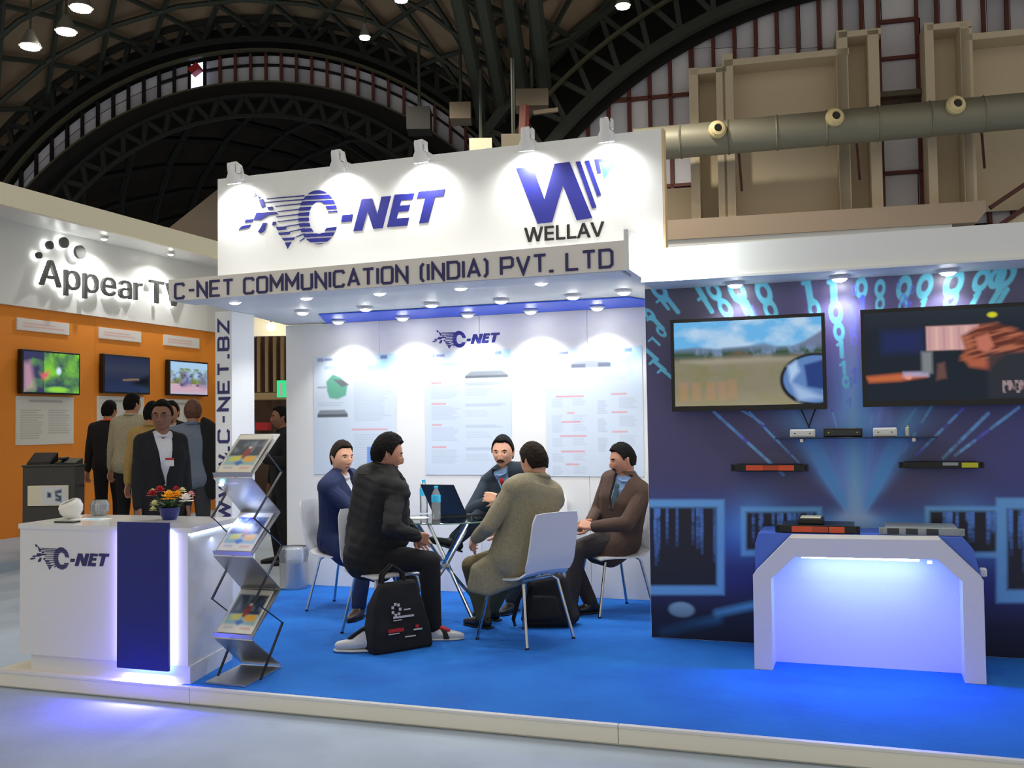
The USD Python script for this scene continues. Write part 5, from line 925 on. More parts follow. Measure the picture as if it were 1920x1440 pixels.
# ================================================================== people
def skinmat(n, rgb): return matn(n, tuple(np.array(rgb) * .95), tuple(np.minimum(np.array(rgb) * 1.05, 255)), 9, .55)
skinmat('skin_a', (214, 160, 130)); skinmat('skin_b', (186, 132, 104)); skinmat('skin_c', (140, 96, 72))
matn('hair_black', (10, 9, 9), (20, 17, 16), 30, .85, .4, specular_ior_level=.2); matn('hair_brown', (26, 19, 12), (44, 33, 22), 30, .85, .4, specular_ior_level=.2); matn('hair_grey', (58, 52, 50), (96, 90, 86), 40, .6, .3); matn('hair_henna', (70, 40, 26), (104, 64, 44), 30, .6, .3)
def cloth(n, rgb, f=.07): return matn(n, tuple(np.array(rgb) * (1 - f)), tuple(np.minimum(np.array(rgb) * (1 + f), 255)), 70, .92, .35)
cloth('navy_wool', (28, 40, 78)); cloth('black_quilt', (30, 30, 30)); cloth('black_wool', (22, 22, 26)); cloth('teal_wool', (30, 44, 56)); cloth('tan_wool', (148, 140, 114)); cloth('khaki', (106, 96, 60)); cloth('brown_wool', (78, 59, 49)); cloth('grey_brown', (52, 46, 46)); cloth('beige_knit', (170, 162, 136)); cloth('shirt_white', (214, 216, 222), .04); cloth('shirt_blue', (132, 164, 206), .06); cloth('shirt_greyblue', (112, 124, 142), .06); cloth('tan_shirt', (172, 142, 84)); cloth('trouser_grey', (64, 64, 72)); cloth('tie_red', (176, 30, 40)); cloth('tie_teal', (66, 92, 104)); mat('leather_black', (22, 20, 20), .35); mat('leather_brown', (58, 40, 32), .4); mat('sneaker_white', (214, 214, 212), .5); mat('sneaker_red', (190, 26, 40), .5); mat('eye_white', (206, 200, 196), .3); mat('iris_dark', (24, 16, 12), .2); mat('lips', (126, 72, 62), .5); mat('band_yellow', (226, 190, 40), .4)

def sph(c, r, n=14): return m3.Manifold.sphere(float(r), n).translate([float(x) for x in c])
def hull(*s): return m3.Manifold.batch_hull(list(s))
def union(ms): return m3.Manifold.batch_boolean(list(ms), m3.OpType.Add)
def chain(pts, rs, n=14): return [hull(sph(a, ra, n), sph(b, rb, n)) for a, b, ra, rb in zip(pts[:-1], pts[1:], rs[:-1], rs[1:])]
def soften(m, edge, it=14, amp=0., sc=7., seed=0, stretch=(1, 1, .5)):
    t = tm(m.refine_to_length(edge)); t = trimesh.Trimesh(t.vertices, t.faces, process=False); t.merge_vertices(); trimesh.smoothing.filter_taubin(t, lamb=.5, nu=.52, iterations=it)
    if amp:
        v = np.array(t.vertices); t = trimesh.Trimesh(v + t.vertex_normals * ((meshkit.fbm(v * sc * np.array(stretch), 3, seed) - .5) * 2 * amp)[:, None], t.faces, process=False)
    return t
def solid(t): 
    t = trimesh.Trimesh(np.asarray(t.vertices), np.asarray(t.faces), process=False); return m3.Manifold(m3.Mesh(np.asarray(t.vertices, np.float32), np.asarray(t.faces, np.uint32)))
def unit(v): v = np.asarray(v, float); return v / np.linalg.norm(v)
ICO = {k: trimesh.creation.icosphere(k) for k in (3, 4, 5)}
def g2(x, s): return np.exp(-(x / s) ** 2)
def headshape(d, jaw=1.):
    """Surface of the head along unit directions d (x right, y forward, z up), metres."""
    x, y, z = d.T; p = d * [.074, .094, .116]
    lowr = np.clip(-z, 0, 1); p[:, 0] *= 1 - .26 * lowr ** 1.5 * np.clip(y + .5, 0, 1); p[:, 1] *= np.where(y < 0, 1 - .22 * lowr, 1 - .06 * lowr); p[:, 0] *= 1 + .05 * g2(z - .35, .5)
    p[:, 1] += .008 * g2(z + .85, .3) * (y > 0) * g2(x, .35) * jaw
    f = y > .2; X, Z = p[:, 0], p[:, 2]
    p[:, 1] += f * (.022 * g2(X, .010) * np.clip(1 - abs((Z + .026) / .026), 0, 1) ** .7 * np.where(Z < -.026, 1., .9) + .010 * g2(X, .008) * g2(Z + .004, .016) + .008 * g2(X, .017) * g2(Z + .037, .008)
                    - .009 * (g2(X - .031, .014) + g2(X + .031, .014)) * g2(Z - .006, .012) + .004 * g2(abs(X) - .028, .018) * g2(Z - .026, .008) + .004 * g2(X, .022) * (g2(Z + .062, .005) + g2(Z + .072, .005)) - .003 * g2(X, .03) * g2(Z + .0665, .003) + .004 * g2(abs(X) - .042, .016) * g2(Z + .025, .018) + .006 * g2(X, .02) * g2(Z + .094, .014))
    return p
def hand(w, d, nrm, side, curl=(.35, .5, .35), spread=.05, fist=False, fine=.0045):
    """A hand from wrist w: fingers along d, back of the hand towards nrm, thumb on `side`."""
    d = unit(d); nrm = unit(nrm - d * (np.dot(nrm, d))); s = np.cross(nrm, d) * side
    P = lambda a, b, c: w + d * a + s * b + nrm * c
    ms = [hull(sph(P(-.01, -.014, 0), .019, 10), sph(P(-.01, .014, 0), .019, 10), sph(P(.05, -.030, 0), .014, 10), sph(P(.05, .028, 0), .015, 10), sph(P(.085, -.030, 0), .011, 10), sph(P(.088, .026, 0), .012, 10))]
    for k, (b, L) in enumerate(((.030, .072), (.010, .080), (-.011, .074), (-.030, .058))):
        q, an, pts = P(.084, b, 0), 0., None; pts = [q]; fan = (1.5 - k) * spread
        for j, fr in enumerate((.45, .32, .23)):
            an += curl[j] * (1 + .08 * k); dd = (d * math.cos(fan) + s * math.sin(fan)) * math.cos(an) - nrm * math.sin(an); q = q + dd * L * fr; pts.append(q)
        ms += chain(pts, [.0095, .0088, .0080, .0068], 10)
    t0 = P(.022, .026, -.004); t1 = t0 + unit(d * .62 + s * .72 - nrm * .30) * .042; t2 = t1 + unit(d * .85 + s * .25 - nrm * .45) * .032; t3 = t2 + unit(d * .9 - s * .05 - nrm * .4) * .022; ms += chain([t0, t1, t2, t3], [.014, .0115, .010, .0078], 10)
    return soften(union(ms), fine, 5)
def ik(a, b, l1, l2, pole):
    v = b - a; L = np.linalg.norm(v)
    if L > (l1 + l2) * .999: b = a + v / L * (l1 + l2) * .999; v = b - a; L = np.linalg.norm(v)
    x = (l1 ** 2 - l2 ** 2 + L ** 2) / (2 * L); h = math.sqrt(max(l1 ** 2 - x ** 2, 0)); u = v / L; p = np.asarray(pole, float); p = unit(p - u * (p @ u)); return a + u * x + p * h, b

def person(label, J, st):
    """J: joints in world metres; st: clothing and looks."""
    s = st.get('s', 1.); fine = st.get('fine', True); e = .02 if fine else .034; ns = 14 if fine else 10
    pel, neck, head = J['pelvis'], J['neck'], J['head']; R_ = unit(J['shR'] - J['shL']); up = unit(neck - pel); fw_ = unit(np.cross(up, R_)); hipax = unit(J['hipR'] - J['hipL'])
    hf = unit(J['hf']); hu = unit(J.get('hu', V3(0, 0, 1)) - hf * (J.get('hu', V3(0, 0, 1)) @ hf)); hr = np.cross(hf, hu); HM = np.stack([hr, hu * 0 + hf, hu], 1)
    base = V3(*pel[:2], J['ground']); t = thing('person', label, 'person', base, st.get('group'))
    # head
    ico = ICO[5 if fine else 4]; D = np.array(ico.vertices); hs = s * st.get('hs', 1.05); hp = headshape(D) * hs
    H_ = trimesh.Trimesh(head + hp @ HM.T, ico.faces, process=False)
    hd_ = [solid(H_)]
    for sx in (-1, 1): hd_.append(hull(*[sph(head + HM @ (V3(sx * .073, y, z) * hs), r * s, 8) for y, z, r in ((-.008, .018, .010), (-.022, .012, .010), (-.012, -.028, .008), (-.02, -.0, .012))], *[sph(head + HM @ (V3(sx * .083, -.022, .012) * hs), .006, 8)]))
    hd_ += chain([neck - up * .03, head + HM @ (V3(0, -.022, -.045) * s)], [.060 * s, .056 * s], ns)
    # trunk and limbs (bare figure, a little slimmer than the clothes)
    def trunk(g, belly=0.):
        L = np.linalg.norm(neck - pel); P = lambda f, x, y: pel + up * L * f + R_ * x * s + fw_ * y * s
        rows_ = [((pel + hipax * .075 * s, .118), (pel - hipax * .075 * s, .118)), ((P(.30, .07, .008 + belly), .108 + belly), (P(.30, -.07, .008 + belly), .108 + belly)), ((P(.66, .085, .012), .110), (P(.66, -.085, .012), .110)), ((P(.86, .12, -.008), .078), (P(.86, -.12, -.008), .078))]
        ms = [hull(*[sph(c, r * s + g, ns) for c, r in a + b]) for a, b in zip(rows_[:-1], rows_[1:])]
        sh = [sph(J['shR'] - R_ * .012, .058 * s + g, ns), sph(J['shL'] + R_ * .012, .058 * s + g, ns)]
        ms.append(hull(*[sph(c, r * s + g, ns) for c, r in rows_[3]], *sh)); ms.append(hull(*sh, sph(neck - up * .005, .060 * s + g, ns))); return ms
    def arm(S, r0, r1, r2, r3, cut=1.):
        sh_, el, wr = J['sh' + S], J['el' + S], J['wr' + S]; w_ = el + (wr - el) * cut; return chain([sh_, sh_ + (el - sh_) * .5, el, el + (w_ - el) * .45, w_], [r0, (r0 + r1) / 2, r1, (r1 * 1.02 + r2) / 2, r3], ns)
    def leg(S, r0, r1, r2, r3, cut=1.):
        h_, k_, a_ = J['hip' + S], J['kn' + S], J['an' + S]; a2 = k_ + (a_ - k_) * cut; return chain([h_, h_ + (k_ - h_) * .5, k_, k_ + (a2 - k_) * .4, a2], [r0, (r0 + r1) / 2 * 1.03, r1, r2, r3], ns)
    bare = trunk(-.022) + sum([arm(S, .046 * s, .038 * s, .03 * s, .026 * s) + leg(S, .075 * s, .052 * s, .05 * s, .036 * s) for S in 'LR'], [])
    body = solid(soften(union(bare), e * 1.4, 8))
    hands = []
    for S, sd in (('L', -1), ('R', 1)):
        if S in st.get('hands', 'LR'):
            d_ = J.get('hd' + S, unit(J['wr' + S] - J['el' + S])); hands.append(solid(hand(J['wr' + S] + unit(d_) * .012, d_, J.get('hn' + S, fw_ * .4 + R_ * sd), -sd if not st.get('flip' + S) else sd, st.get('curl', (.4, .55, .4)), fine=.0045 if fine else .012)))
    B = union([body] + hd_ + hands); part('body', tm(B), st['skin'], t, smooth=55)
    # face
    if st.get('face', True):
        for sx in (-1, 1):
            c = head + HM @ (V3(sx * .031, .0700, .005) * hs); part('eye', trimesh.creation.icosphere(2, .0105 * s).apply_translation(c), 'eye_white', t, smooth=True); part('iris', trimesh.creation.icosphere(1, .0068 * s).apply_translation(c + hf * .0060 * s), 'iris_dark', t, smooth=True)
            part('eyebrow', tm(hull(*[sph(head + HM @ (V3(sx * x, y, z) * hs), r, 6) for x, y, z, r in ((.014, .0895, .0225, .0035), (.032, .0865, .028, .0038), (.046, .074, .023, .003))])), st['hairm'], t)
        part('lips', tm(hull(*[sph(head + HM @ (V3(x, y, -.067) * hs), r, 6) for x, y, r in ((0, .0835, .0055), (-.019, .077, .003), (.019, .077, .003))])), 'lips', t)
        if st.get('moustache'): part('moustache', tm(union([hull(*[sph(head + HM @ (V3(sx * x, y, z) * hs), r, 8) for x, y, z, r in ((0, .0945, -.051, .0055), (.016, .089, -.053, .006), (.028, .080, -.060, .004))]) for sx in (-1, 1)])), 'hair_black' if st['moustache'] is True else st['moustache'], t)
        if st.get('glasses'):
            for sx in (-1, 1):
                an = np.linspace(0, 2 * np.pi, 16); part('spectacle_rim', tube([head + HM @ (V3(sx * .032 + .021 * math.cos(a), .100, .004 + .016 * math.sin(a)) * hs) for a in an], .002, 5), 'plastic_black', t); part('spectacle_arm', tube([head + HM @ (V3(sx * x, y, .008) * hs) for x, y in ((.053, .099), (.072, .06), (.080, -.01))], .002, 5), 'plastic_black', t)
    # hair
    x, y, z = D.T; line = st.get('hairline', .66); capm = z > np.interp(y, [-1, -.42, -.22, .0, .14, .20, .38, .6, 1], [-.46, -.44, .02, .12, -.02, .16, line - .12, line, line]); k = capm.astype(float)
    nz = meshkit.fbm(D * 9, 3, st.get('seed', 1)); hh = hp * (1 + np.where(k > 0, (st.get('hairthick', .012) * (.7 + .6 * nz)) / .1, -.07)[:, None]) + np.stack([0 * z, .006 * k * (y > .3) * (z > .4), st.get('quiff', .006) * k * np.clip(z, 0, 1)], 1)
    part('hair', trimesh.Trimesh(head + hh @ HM.T, ico.faces, process=False), st['hairm'], t, smooth=True)
    # clothes
    if st.get('sitting'): seatfw = unit((J['knL'] + J['knR']) / 2 - pel)
    tr = [hull(sph(J['hipR'] + hipax * .0, .098 * s, ns), sph(J['hipL'], .098 * s, ns), sph(pel + up * .14, .105 * s, ns))] + sum([leg(S, .094 * s, .070 * s, .066 * s, .056 * s, .97) for S in 'LR'], [])
    part('trousers', soften(union(tr), e, 10, .006 if fine else 0, 9, 3), st['trousers'], t, smooth=True)
    g = st.get('loose', .012); cut = .93
    if st.get('open'):
        part('shirt', soften(union(trunk(.0)), e * 1.2, 8), st['shirt'], t, smooth=True); g += .010
    torso = union(trunk(g, st.get('belly', 0.)) + sum([arm(S, .068 * s, .058 * s, .05 * s, .044 * s, cut) for S in 'LR'], []))
    if st.get('skirt', True):
        dn = V3(0, 0, -1) if not st.get('sitting') else unit(seatfw * .8 + V3(0, 0, -.35)); L = st.get('skirtlen', .16)
        torso = union([torso, hull(*[sph(pel + hipax * q * .085 * s + up * .02, .128 * s + g * .5, ns) for q in (-1, 1)], *[sph(pel + dn * L + hipax * q * .10 * s, .108 * s + g * .4, ns) for q in (-1, 1)])])
    if st.get('tail') is not None: torso = union([torso, hull(*[sph(p, r, ns) for p, r in st['tail']])])
    jk = soften(torso, e, 12, .010 if fine else .006, 7, st.get('seed', 1))
    if st.get('quilt'):
        v = np.array(jk.vertices); jk = trimesh.Trimesh(v - jk.vertex_normals * (.006 * np.abs(np.sin((v @ up) * math.pi / .07)) ** 6)[:, None], jk.faces, process=False)
    if st.get('open'):
        dep, wd = st.get('vdepth', .30), st.get('vwidth', .075); tp = neck + up * .05
        wedge = hull(*[sph(p, .004, 6) for p in [tp + R_ * wd + fw_ * .02, tp - R_ * wd + fw_ * .02, tp + R_ * wd + fw_ * .30, tp - R_ * wd + fw_ * .30, neck - up * dep + fw_ * .02 + R_ * .008, neck - up * dep + fw_ * .02 - R_ * .008, neck - up * dep + fw_ * .34]])
        jm = solid(jk) - wedge; part('jacket', tm(jm), st['jacket'], t, smooth=45, label=st.get('jlabel'))
        an = np.linspace(0, 2 * np.pi, 18, endpoint=True); col = neck + up * .018
        part('collar', tube([col + (R_ * math.cos(a) * .066 + fw_ * math.sin(a) * .066) * s + up * (-.026 * math.sin(a)) for a in an], .010 * s, 8), st['shirt'], t, smooth=True)
        surf = lambda q: neck - up * q + fw_ * (.080 + .25 * min(q, .14)) * s
        for sx in (-1, 1): part('lapel', tm(hull(*[sph(p, .006, 6) for p in (neck + up * .03 + R_ * sx * .070 + fw_ * .015, neck - up * .06 + R_ * sx * .105 + fw_ * .085, neck - up * .11 + R_ * sx * .085 + fw_ * .112, neck - up * dep * .96 + R_ * sx * .010 + fw_ * .136)])), st['jacket'], t)
        if st.get('tie'):
            part('tie', tm(union([hull(*[sph(surf(q) + R_ * w * i + fw_ * .012, .006, 6) for q, w in ((.03, .012), (.05, .016)) for i in (-1, 1)]), hull(*[sph(surf(q) + R_ * w * i + fw_ * .010, .005, 6) for q, w in ((.05, .012), (dep * 1.02, .03)) for i in (-1, 1)])])), st['tie'], t)
    else:
        part(st.get('topname', 'jacket'), jk, st['jacket'], t, smooth=True)
        an = np.linspace(0, 2 * np.pi, 18); col = neck + up * .03
        part('collar', tube([col + (R_ * math.cos(a) * .070 + fw_ * math.sin(a) * .068) * s + up * (-.018 * math.sin(a)) for a in an], st.get('collar_r', .018) * s, 8), st.get('collar', st['jacket']), t, smooth=True)
    if st.get('cuff'):
        for S in st.get('hands', 'LR'): d_ = unit(J['wr' + S] - J['el' + S]); part('cuff', tube([J['wr' + S] - d_ * .035, J['wr' + S] - d_ * .005], .036 * s, 12), st['cuff'], t)
    # shoes
    for S in 'LR':
        a_, td = J['an' + S], unit(J['td' + S]); sd = unit(np.cross(td, V3(0, 0, 1))); gz = J['gnd' + S] if 'gnd' + S in J else J['ground']; sl = J.get('pitch' + S, 0.)
        dn = V3(0, 0, -1) if not sl else unit(np.cross(sd, td)); dn = dn if dn[2] < 0 else -dn; lo = (a_[2] - gz) if not sl else .075 * s
        P = lambda f, w, h: a_ + td * f * s + sd * w * s + dn * (lo - h)
        up_m = union([hull(sph(P(-.045, 0, .042), .034, 12), sph(P(.04, .012, .040), .036, 12), sph(P(.04, -.012, .040), .036, 12), sph(P(-.01, 0, .085), .040, 12)), hull(sph(P(.04, .014, .040), .034, 12), sph(P(.04, -.014, .040), .034, 12), sph(P(.15, .014, .030), .024, 12), sph(P(.15, -.014, .030), .024, 12), sph(P(.185, 0, .026), .018, 12))])
        part('shoe', soften(up_m, .018, 6), st['shoes'] if 'shoe' + S not in st else st['shoe' + S], t, smooth=True)
        if st.get('sneaker'): part('tongue', tm(hull(*[sph(P(f, w, h), .012, 8) for f, w, h in ((.03, .02, .092), (.03, -.02, .092), (.10, .018, .062), (.10, -.018, .062))])), 'sneaker_red', t); part('toe_stripe', tm(hull(*[sph(P(f, w, h), .006, 8) for f, w, h in ((.075, .046, .02), (.10, .046, .02), (.06, .030, .068), (.085, .028, .062), (.075, -.046, .02), (.10, -.046, .02), (.06, -.030, .068), (.085, -.028, .062))])), 'rubber', t)
        part('sole', tm(hull(*[sph(P(f, w, .008), .0075, 6) for f, w in ((-.075, .022), (-.075, -.022), (.03, .04), (.03, -.04), (.15, .034), (.15, -.034), (.195, .0))])), st.get('sole', 'rubber'), t)
    return t

def sit(label, seat, face, head, hf, wr, feet, st, lean_dir=None, twist=0., poleL=None, poleR=None, hu=V3(0, 0, 1), J2=None, knpole=None):
    """A seated figure: seat plan point, facing, head centre, wrists and ankles given; elbows and knees follow."""
    s = st.get('s', 1.); fd = unit(V3(face[0], face[1], 0)); rt_ = V3(fd[1], -fd[0], 0); pel = V3(seat[0], seat[1], ZP + .445 + .105 * s) - fd * .06
    hf = unit(hf); neck = head - unit(hu) * st.get('neckl', .150) * s - hf * .03 * s; ca, sa_ = math.cos(twist), math.sin(twist); rs = rt_ * ca + fd * sa_; up = unit(neck - pel); rs = unit(rs - up * (rs @ up))
    J = dict(pelvis=pel, neck=neck, head=head, hf=hf, hu=hu, ground=ZP, shR=neck + rs * .180 * st.get('shw', 1) * s - up * st.get('drop', .055) * s, shL=neck - rs * .180 * st.get('shw', 1) * s - up * st.get('drop', .055) * s, hipR=pel + rt_ * .088 * s, hipL=pel - rt_ * .088 * s)
    for S, sg_n in (('L', -1), ('R', 1)):
        pole = (poleL if S == 'L' else poleR); pole = rs * sg_n * .6 - fd * .5 - up * .6 if pole is None else pole; J['el' + S], J['wr' + S] = ik(J['sh' + S], V3(*wr[S]), .285 * s, .255 * s, pole)
        a_ = V3(*feet[S][0]); kp = (knpole or {}).get(S, fd * .6 + V3(0, 0, 1) + rt_ * sg_n * .1); J['kn' + S], J['an' + S] = ik(J['hip' + S], a_, .43 * s, .42 * s, kp); J['td' + S] = V3(*feet[S][1])
    J.update(J2 or {}); st['sitting'] = True; return person(label, J, st)

AN = ZP + .085
def HD(px, py, y): return PY(px, py, y)
# navy suit, left behind the black jacket
sc_, fc = SEATS['navy']
sit('man in navy suit and white shirt sitting behind the man in the black jacket', sc_, fc, HD(641, 858, 7.12), V3(.92, -.42, -.05), {'L': V3(-3.55, 7.32, .72), 'R': V3(-3.56, 7.02, .72)}, {'R': (V3(-3.66, 6.82, AN), V3(.1, -1, 0)), 'L': (V3(-3.42, 7.22, AN), V3(.9, -.4, 0))},
    dict(shw=1.1, loose=.022, skin='skin_a', hairm='hair_brown', jacket='navy_wool', shirt='shirt_white', trousers='navy_wool', shoes='leather_brown', open=True, cuff='shirt_white', seed=3, quiff=.008))
# black jacket, his back to us
sc_, fc = SEATS['black']
sit('man in black quilted jacket sitting with his back to us, black tote at his feet', sc_, fc, HD(726, 852, 6.30), V3(.80, .58, -.22), {'R': PY(782, 1006, 6.22), 'L': V3(-3.12, 6.72, .74)}, {'R': (PZ(812, 1176, AN) * [1, 1, 0] + V3(0, 0, AN), V3(.9, .35, 0)), 'L': (V3(-3.16, 6.52, AN), V3(.5, .8, 0))},
    dict(s=1.05, drop=.085, shw=1.08, neckl=.132, sneaker=True, quilt=True, skin='skin_b', hairm='hair_black', jacket='black_quilt', trousers='black_wool', shoes='sneaker_white', sole='sneaker_white', loose=.046, seed=5, hairthick=.016, quiff=.012, belly=.03, skirtlen=.10, collar_r=.026), twist=.75, poleR=V3(.1, -.7, -.5), knpole={'R': V3(.7, .1, 1), 'L': V3(0, .6, 1)})
# red tie, facing us behind the table
sc_, fc = SEATS['teal']
sit('man in dark teal suit with red tie and moustache facing us behind the table', sc_, fc, HD(943, 848, 7.62), V3(.10, -1, -.10), {'R': PY(919, 940, 7.36), 'L': PY(934, 934, 7.35)}, {'L': (V3(-2.62, 7.36, AN), V3(-.1, -1, 0)), 'R': (PY(853, 1012, 7.20), V3(-.75, -.45, .3))},
    dict(s=1.03, skin='skin_a', hairm='hair_black', jacket='teal_wool', shirt='shirt_blue', tie='tie_red', trousers='teal_wool', shoes='leather_black', open=True, moustache='hair_black', seed=8, curl=(.9, 1.1, .7), hairline=.70, vdepth=.26, belly=.02),
    poleL=V3(1., .3, -.7), poleR=V3(-1., .3, -.7), J2={'pitchR': 1., 'hdL': V3(-.9, -.2, .1), 'hdR': V3(.9, -.25, .1), 'hnL': V3(.1, -1, .2), 'hnR': V3(-.1, -1, .2)}, knpole={'R': V3(-.2, -.6, 1), 'L': V3(.2, -.6, 1)})
# tan jacket, back to us on the right of the table
sc_, fc = SEATS['tan']
tl = unit(V3(.43, -0.9, 0)) ; tl = V3(-.43, -.9, 0)
pt = V3(sc_[0], sc_[1], 0)
sit('man in tan tweed jacket sitting on the white chair with his back turned', sc_, fc, HD(1001, 866, 6.50), V3(-.86, .48, -.30), {'L': PY(892, 1010, 6.38), 'R': V3(-2.62, 6.86, .76)}, {'L': (V3(-2.62, 6.74, AN), V3(-.9, .4, 0)), 'R': (V3(-2.66, 7.02, AN), V3(-.9, .4, 0))},
    dict(s=1.0, drop=.095, shw=1.06, neckl=.140, skin='skin_a', hairm='hair_brown', jacket='tan_wool', trousers='khaki', shoes='leather_black', loose=.032, seed=11, hairthick=.014, curl=(.5, .6, .4), skirtlen=.13, tail=[(V3(-2.33, 6.31, .64), .075), (V3(-2.46, 6.24, .58), .055), (V3(-2.38, 6.22, .45), .03), (V3(-2.50, 6.22, .47), .03), (V3(-2.22, 6.33, .52), .045)]),
    twist=-.1, poleL=V3(-.1, -.8, -.6), knpole={'L': V3(-.6, -.2, 1), 'R': V3(-.6, .4, 1)})
# brown suit on the right
sc_, fc = SEATS['brown']
sit('man in dark brown suit with clasped hands sitting beside the mural wall', sc_, fc, HD(1168, 862, 7.50), V3(-.86, -.46, -.22), {'L': PY(1113, 988, 7.28), 'R': PY(1106, 978, 7.38)}, {'L': (V3(-2.13, 7.30, AN), V3(-.7, -.7, 0)), 'R': (V3(-2.02, 7.46, AN), V3(-.8, -.6, 0))},
    dict(s=.97, drop=.08, skin='skin_b', hairm='hair_black', jacket='brown_wool', shirt='shirt_blue', tie='tie_teal', trousers='grey_brown', shoes='leather_black', open=True, moustache=True, seed=13, curl=(.9, 1.0, .6), vdepth=.24),
    twist=.30, poleL=V3(.5, -.6, -.6), J2={'hdL': V3(-.7, -.1, .15), 'hdR': V3(-.5, -.6, -.05), 'hnL': V3(-.2, -.7, .7), 'hnR': V3(-.5, .1, .9)}, knpole={'L': V3(-.7, -.7, .8), 'R': V3(-.8, -.3, 1)})
wr = PY(1117, 987, 7.28); part('wristband', tube([wr - V3(.0, 0, .0), wr + V3(.022, .012, -.004)], .034, 12), 'band_yellow', '/World/person_004')

def stand(label, px, py, depth, hf, face, st, ground=0., wrL=None, wrR=None, dz=0.):
    """A standing figure whose crown is at the measured point."""
    crown = PD(px, py, depth); hgt = crown[2] - ground; s = hgt / 1.74; st['s'] = s; fd = unit(V3(face[0], face[1], 0)); r_ = V3(fd[1], -fd[0], 0); x = V3(crown[0], crown[1], ground); hf = unit(hf)
    head = x + V3(0, 0, 1.615 * s) + fd * .03; neck = x + V3(0, 0, 1.462 * s); pel = x + V3(0, 0, .95 * s) - fd * .01
    J = dict(pelvis=pel, neck=neck, head=head, hf=hf, ground=ground, shR=neck + r_ * .178 * st.get('shw', 1) * s - V3(0, 0, .050 * s), shL=neck - r_ * .178 * st.get('shw', 1) * s - V3(0, 0, .050 * s), hipR=pel + r_ * .088 * s - V3(0, 0, .03), hipL=pel - r_ * .088 * s - V3(0, 0, .03))
    for S, q, w in (('L', -1, wrL), ('R', 1, wrR)):
        wv = x + r_ * q * (.27 if st.get('shw', 1) == 1 else .20) * s + fd * .06 + V3(0, 0, .87 * s) if w is None else x + r_ * w[0] * s + fd * w[1] * s + V3(0, 0, w[2] * s)
        J['el' + S], J['wr' + S] = ik(J['sh' + S], wv, .285 * s, .255 * s, r_ * q * .5 - fd * .8 - V3(0, 0, .2)); a_ = x + r_ * q * .11 * s + V3(0, 0, .085) + fd * .02 * q; J['kn' + S], J['an' + S] = ik(J['hip' + S], a_, .43 * s, .42 * s, fd); J['td' + S] = unit(fd + r_ * q * .2)
    return person(label, J, {**dict(fine=False, sole='rubber', shoes='leather_black'), **st})
TOW = -_f * [1, 1, 0]; AWAY = _f * [1, 1, 0]; LEFTW = -_r
back = lambda **k: dict(face=False, hands='LR', **k)
stand('man in black suit and white shirt facing us, badge on his chest', 302, 752, 8.5, TOW + LEFTW * -.12, TOW + _r * .75, dict(fine=True, shw=.86, loose=.0, skin='skin_c', hairm='hair_black', jacket='black_wool', shirt='shirt_white', trousers='black_wool', open=True, seed=21, glasses=True, vdepth=.42, vwidth=.085, skirtlen=.14), 0.)
bp = '/World/person_005'; q = PD(318, 868, 8.32); part('badge', cbox(q, (.08, .012, .055), .003), 'shirt_white', bp); part('badge_header', cbox(q + V3(0, 0, .032), (.08, .012, .022), .003), 'signal_red', bp)
stand('man in dark waistcoat standing leftmost of the group with his back to us', 204, 752, 13.0, LEFTW * .2 + AWAY + _r * .5, AWAY + LEFTW * .1, back(skin='skin_b', hairm='hair_black', jacket='black_wool', trousers='black_wool', seed=22, collar='device_orange', collar_r=.012, skirt=False), .1)
stand('man in beige pullover and dark trousers standing with his back to us', 246, 738, 12.3, AWAY + _r * .5, AWAY + _r * .1, back(skin='skin_b', hairm='hair_black', jacket='beige_knit', trousers='black_wool', seed=23, topname='pullover', loose=.02, skirtlen=.02), .1)
stand('man in tan shirt mostly hidden behind the suited man with the badge', 284, 754, 11.2, AWAY + _r * .1, AWAY, back(skin='skin_b', hairm='hair_black', jacket='tan_shirt', trousers='black_wool', seed=24, topname='shirt', skirt=False), .0)
stand('man raising a hand to his face behind the suited man with the badge', 323, 753, 12.0, TOW + LEFTW * .1, TOW, dict(skin='skin_b', hairm='hair_black', jacket='black_wool', trousers='black_wool', seed=25, shirt='shirt_white', open=True, vdepth=.2), .1, wrR=(.05, .20, 1.44))
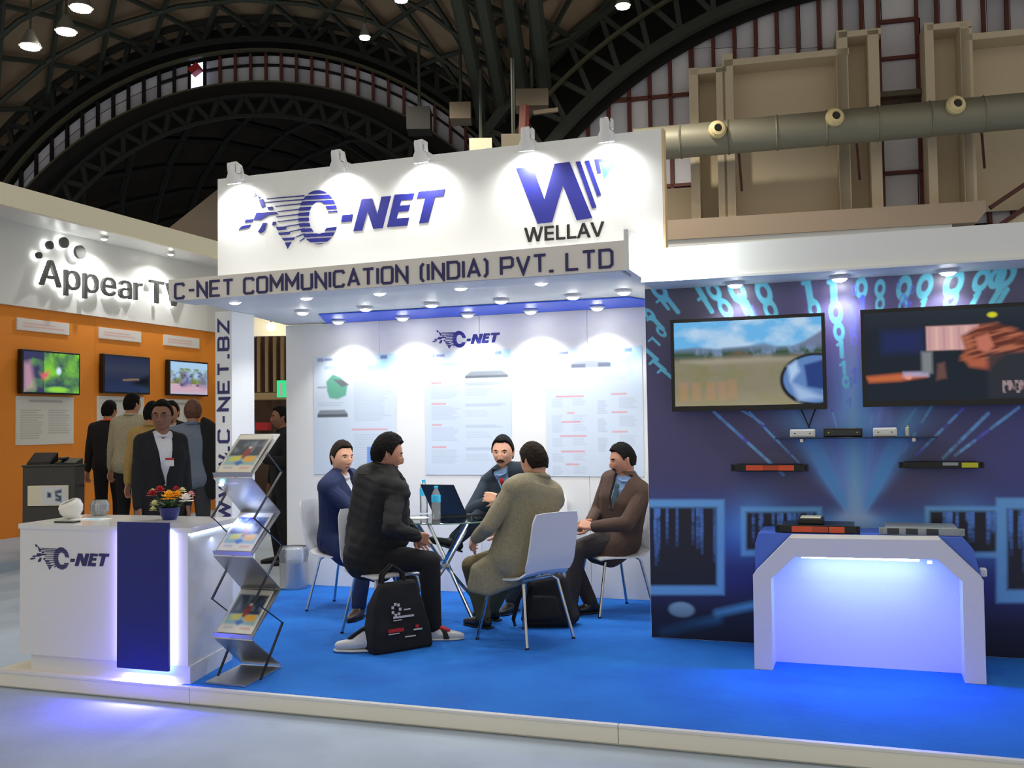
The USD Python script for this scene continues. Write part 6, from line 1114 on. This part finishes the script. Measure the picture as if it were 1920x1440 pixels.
stand('man in grey-blue shirt and grey trousers with his back to us beside the column', 361, 750, 11.0, AWAY + LEFTW * .35, AWAY + LEFTW * .2, back(skin='skin_b', hairm='hair_henna', jacket='shirt_greyblue', trousers='trouser_grey', seed=26, topname='shirt', skirtlen=.0, skirt=False, hairline=.72), .0)
p6 = '/World/person_010'; q = PD(390, 800, 10.9)
cj = single('folded_coat', soften(hull(*[sph(PD(px, py, 10.95), r, 10) for px, py, r in ((383, 790, .05), (397, 800, .06), (388, 860, .07), (401, 870, .06), (390, 915, .06), (398, 930, .05))]), .05, 6, .02, 5, 2), 'black_wool', 'black coat hung over the grey-shirted man\'s shoulder beside the column', 'coat', smooth=True)
stand('man in black standing in the gap between the column and the back wall', 531, 762, 11.5, TOW * .4 + LEFTW * 1., LEFTW * .8 + TOW * .5, dict(skin='skin_c', hairm='hair_black', jacket='black_wool', trousers='black_wool', seed=27), 0., wrL=(-.1, .25, 1.15))
# the stray shoe by the tote bag
c = PZ(662, 1222, ZP); shs = thing('sneaker', 'white and black sneaker on the carpet left of the black tote bag', 'shoe', c)
td = unit(V3(-.95, -.25, 0)); sd = V3(td[1], -td[0], 0); P = lambda f, w, h: c + td * f * .84 + sd * w + V3(0, 0, h * 1.3)
part('upper', soften(union([hull(sph(P(-.12, 0, .05), .038, 12), sph(P(-.02, .014, .042), .036, 12), sph(P(-.02, -.014, .042), .036, 12), sph(P(-.09, 0, .085), .032, 12)), hull(sph(P(-.02, .014, .042), .034, 12), sph(P(-.02, -.014, .042), .034, 12), sph(P(.11, .012, .032), .026, 12), sph(P(.11, -.012, .032), .026, 12))]), .015, 6), 'sneaker_white', shs, smooth=True)
part('sole', tm(hull(*[sph(P(f, w, .009), .0085, 6) for f, w in ((-.15, .026), (-.15, -.026), (0, .045), (0, -.045), (.12, .036), (.12, -.036), (.145, 0))])), 'sneaker_white', shs); part('lining', tm(hull(*[sph(P(f, w, h), .012, 8) for f, w, h in ((-.08, .018, .112), (-.08, -.018, .112), (-.0, .016, .078), (-.0, -.016, .078), (.03, 0, .062))])), 'black_cloth', shs)
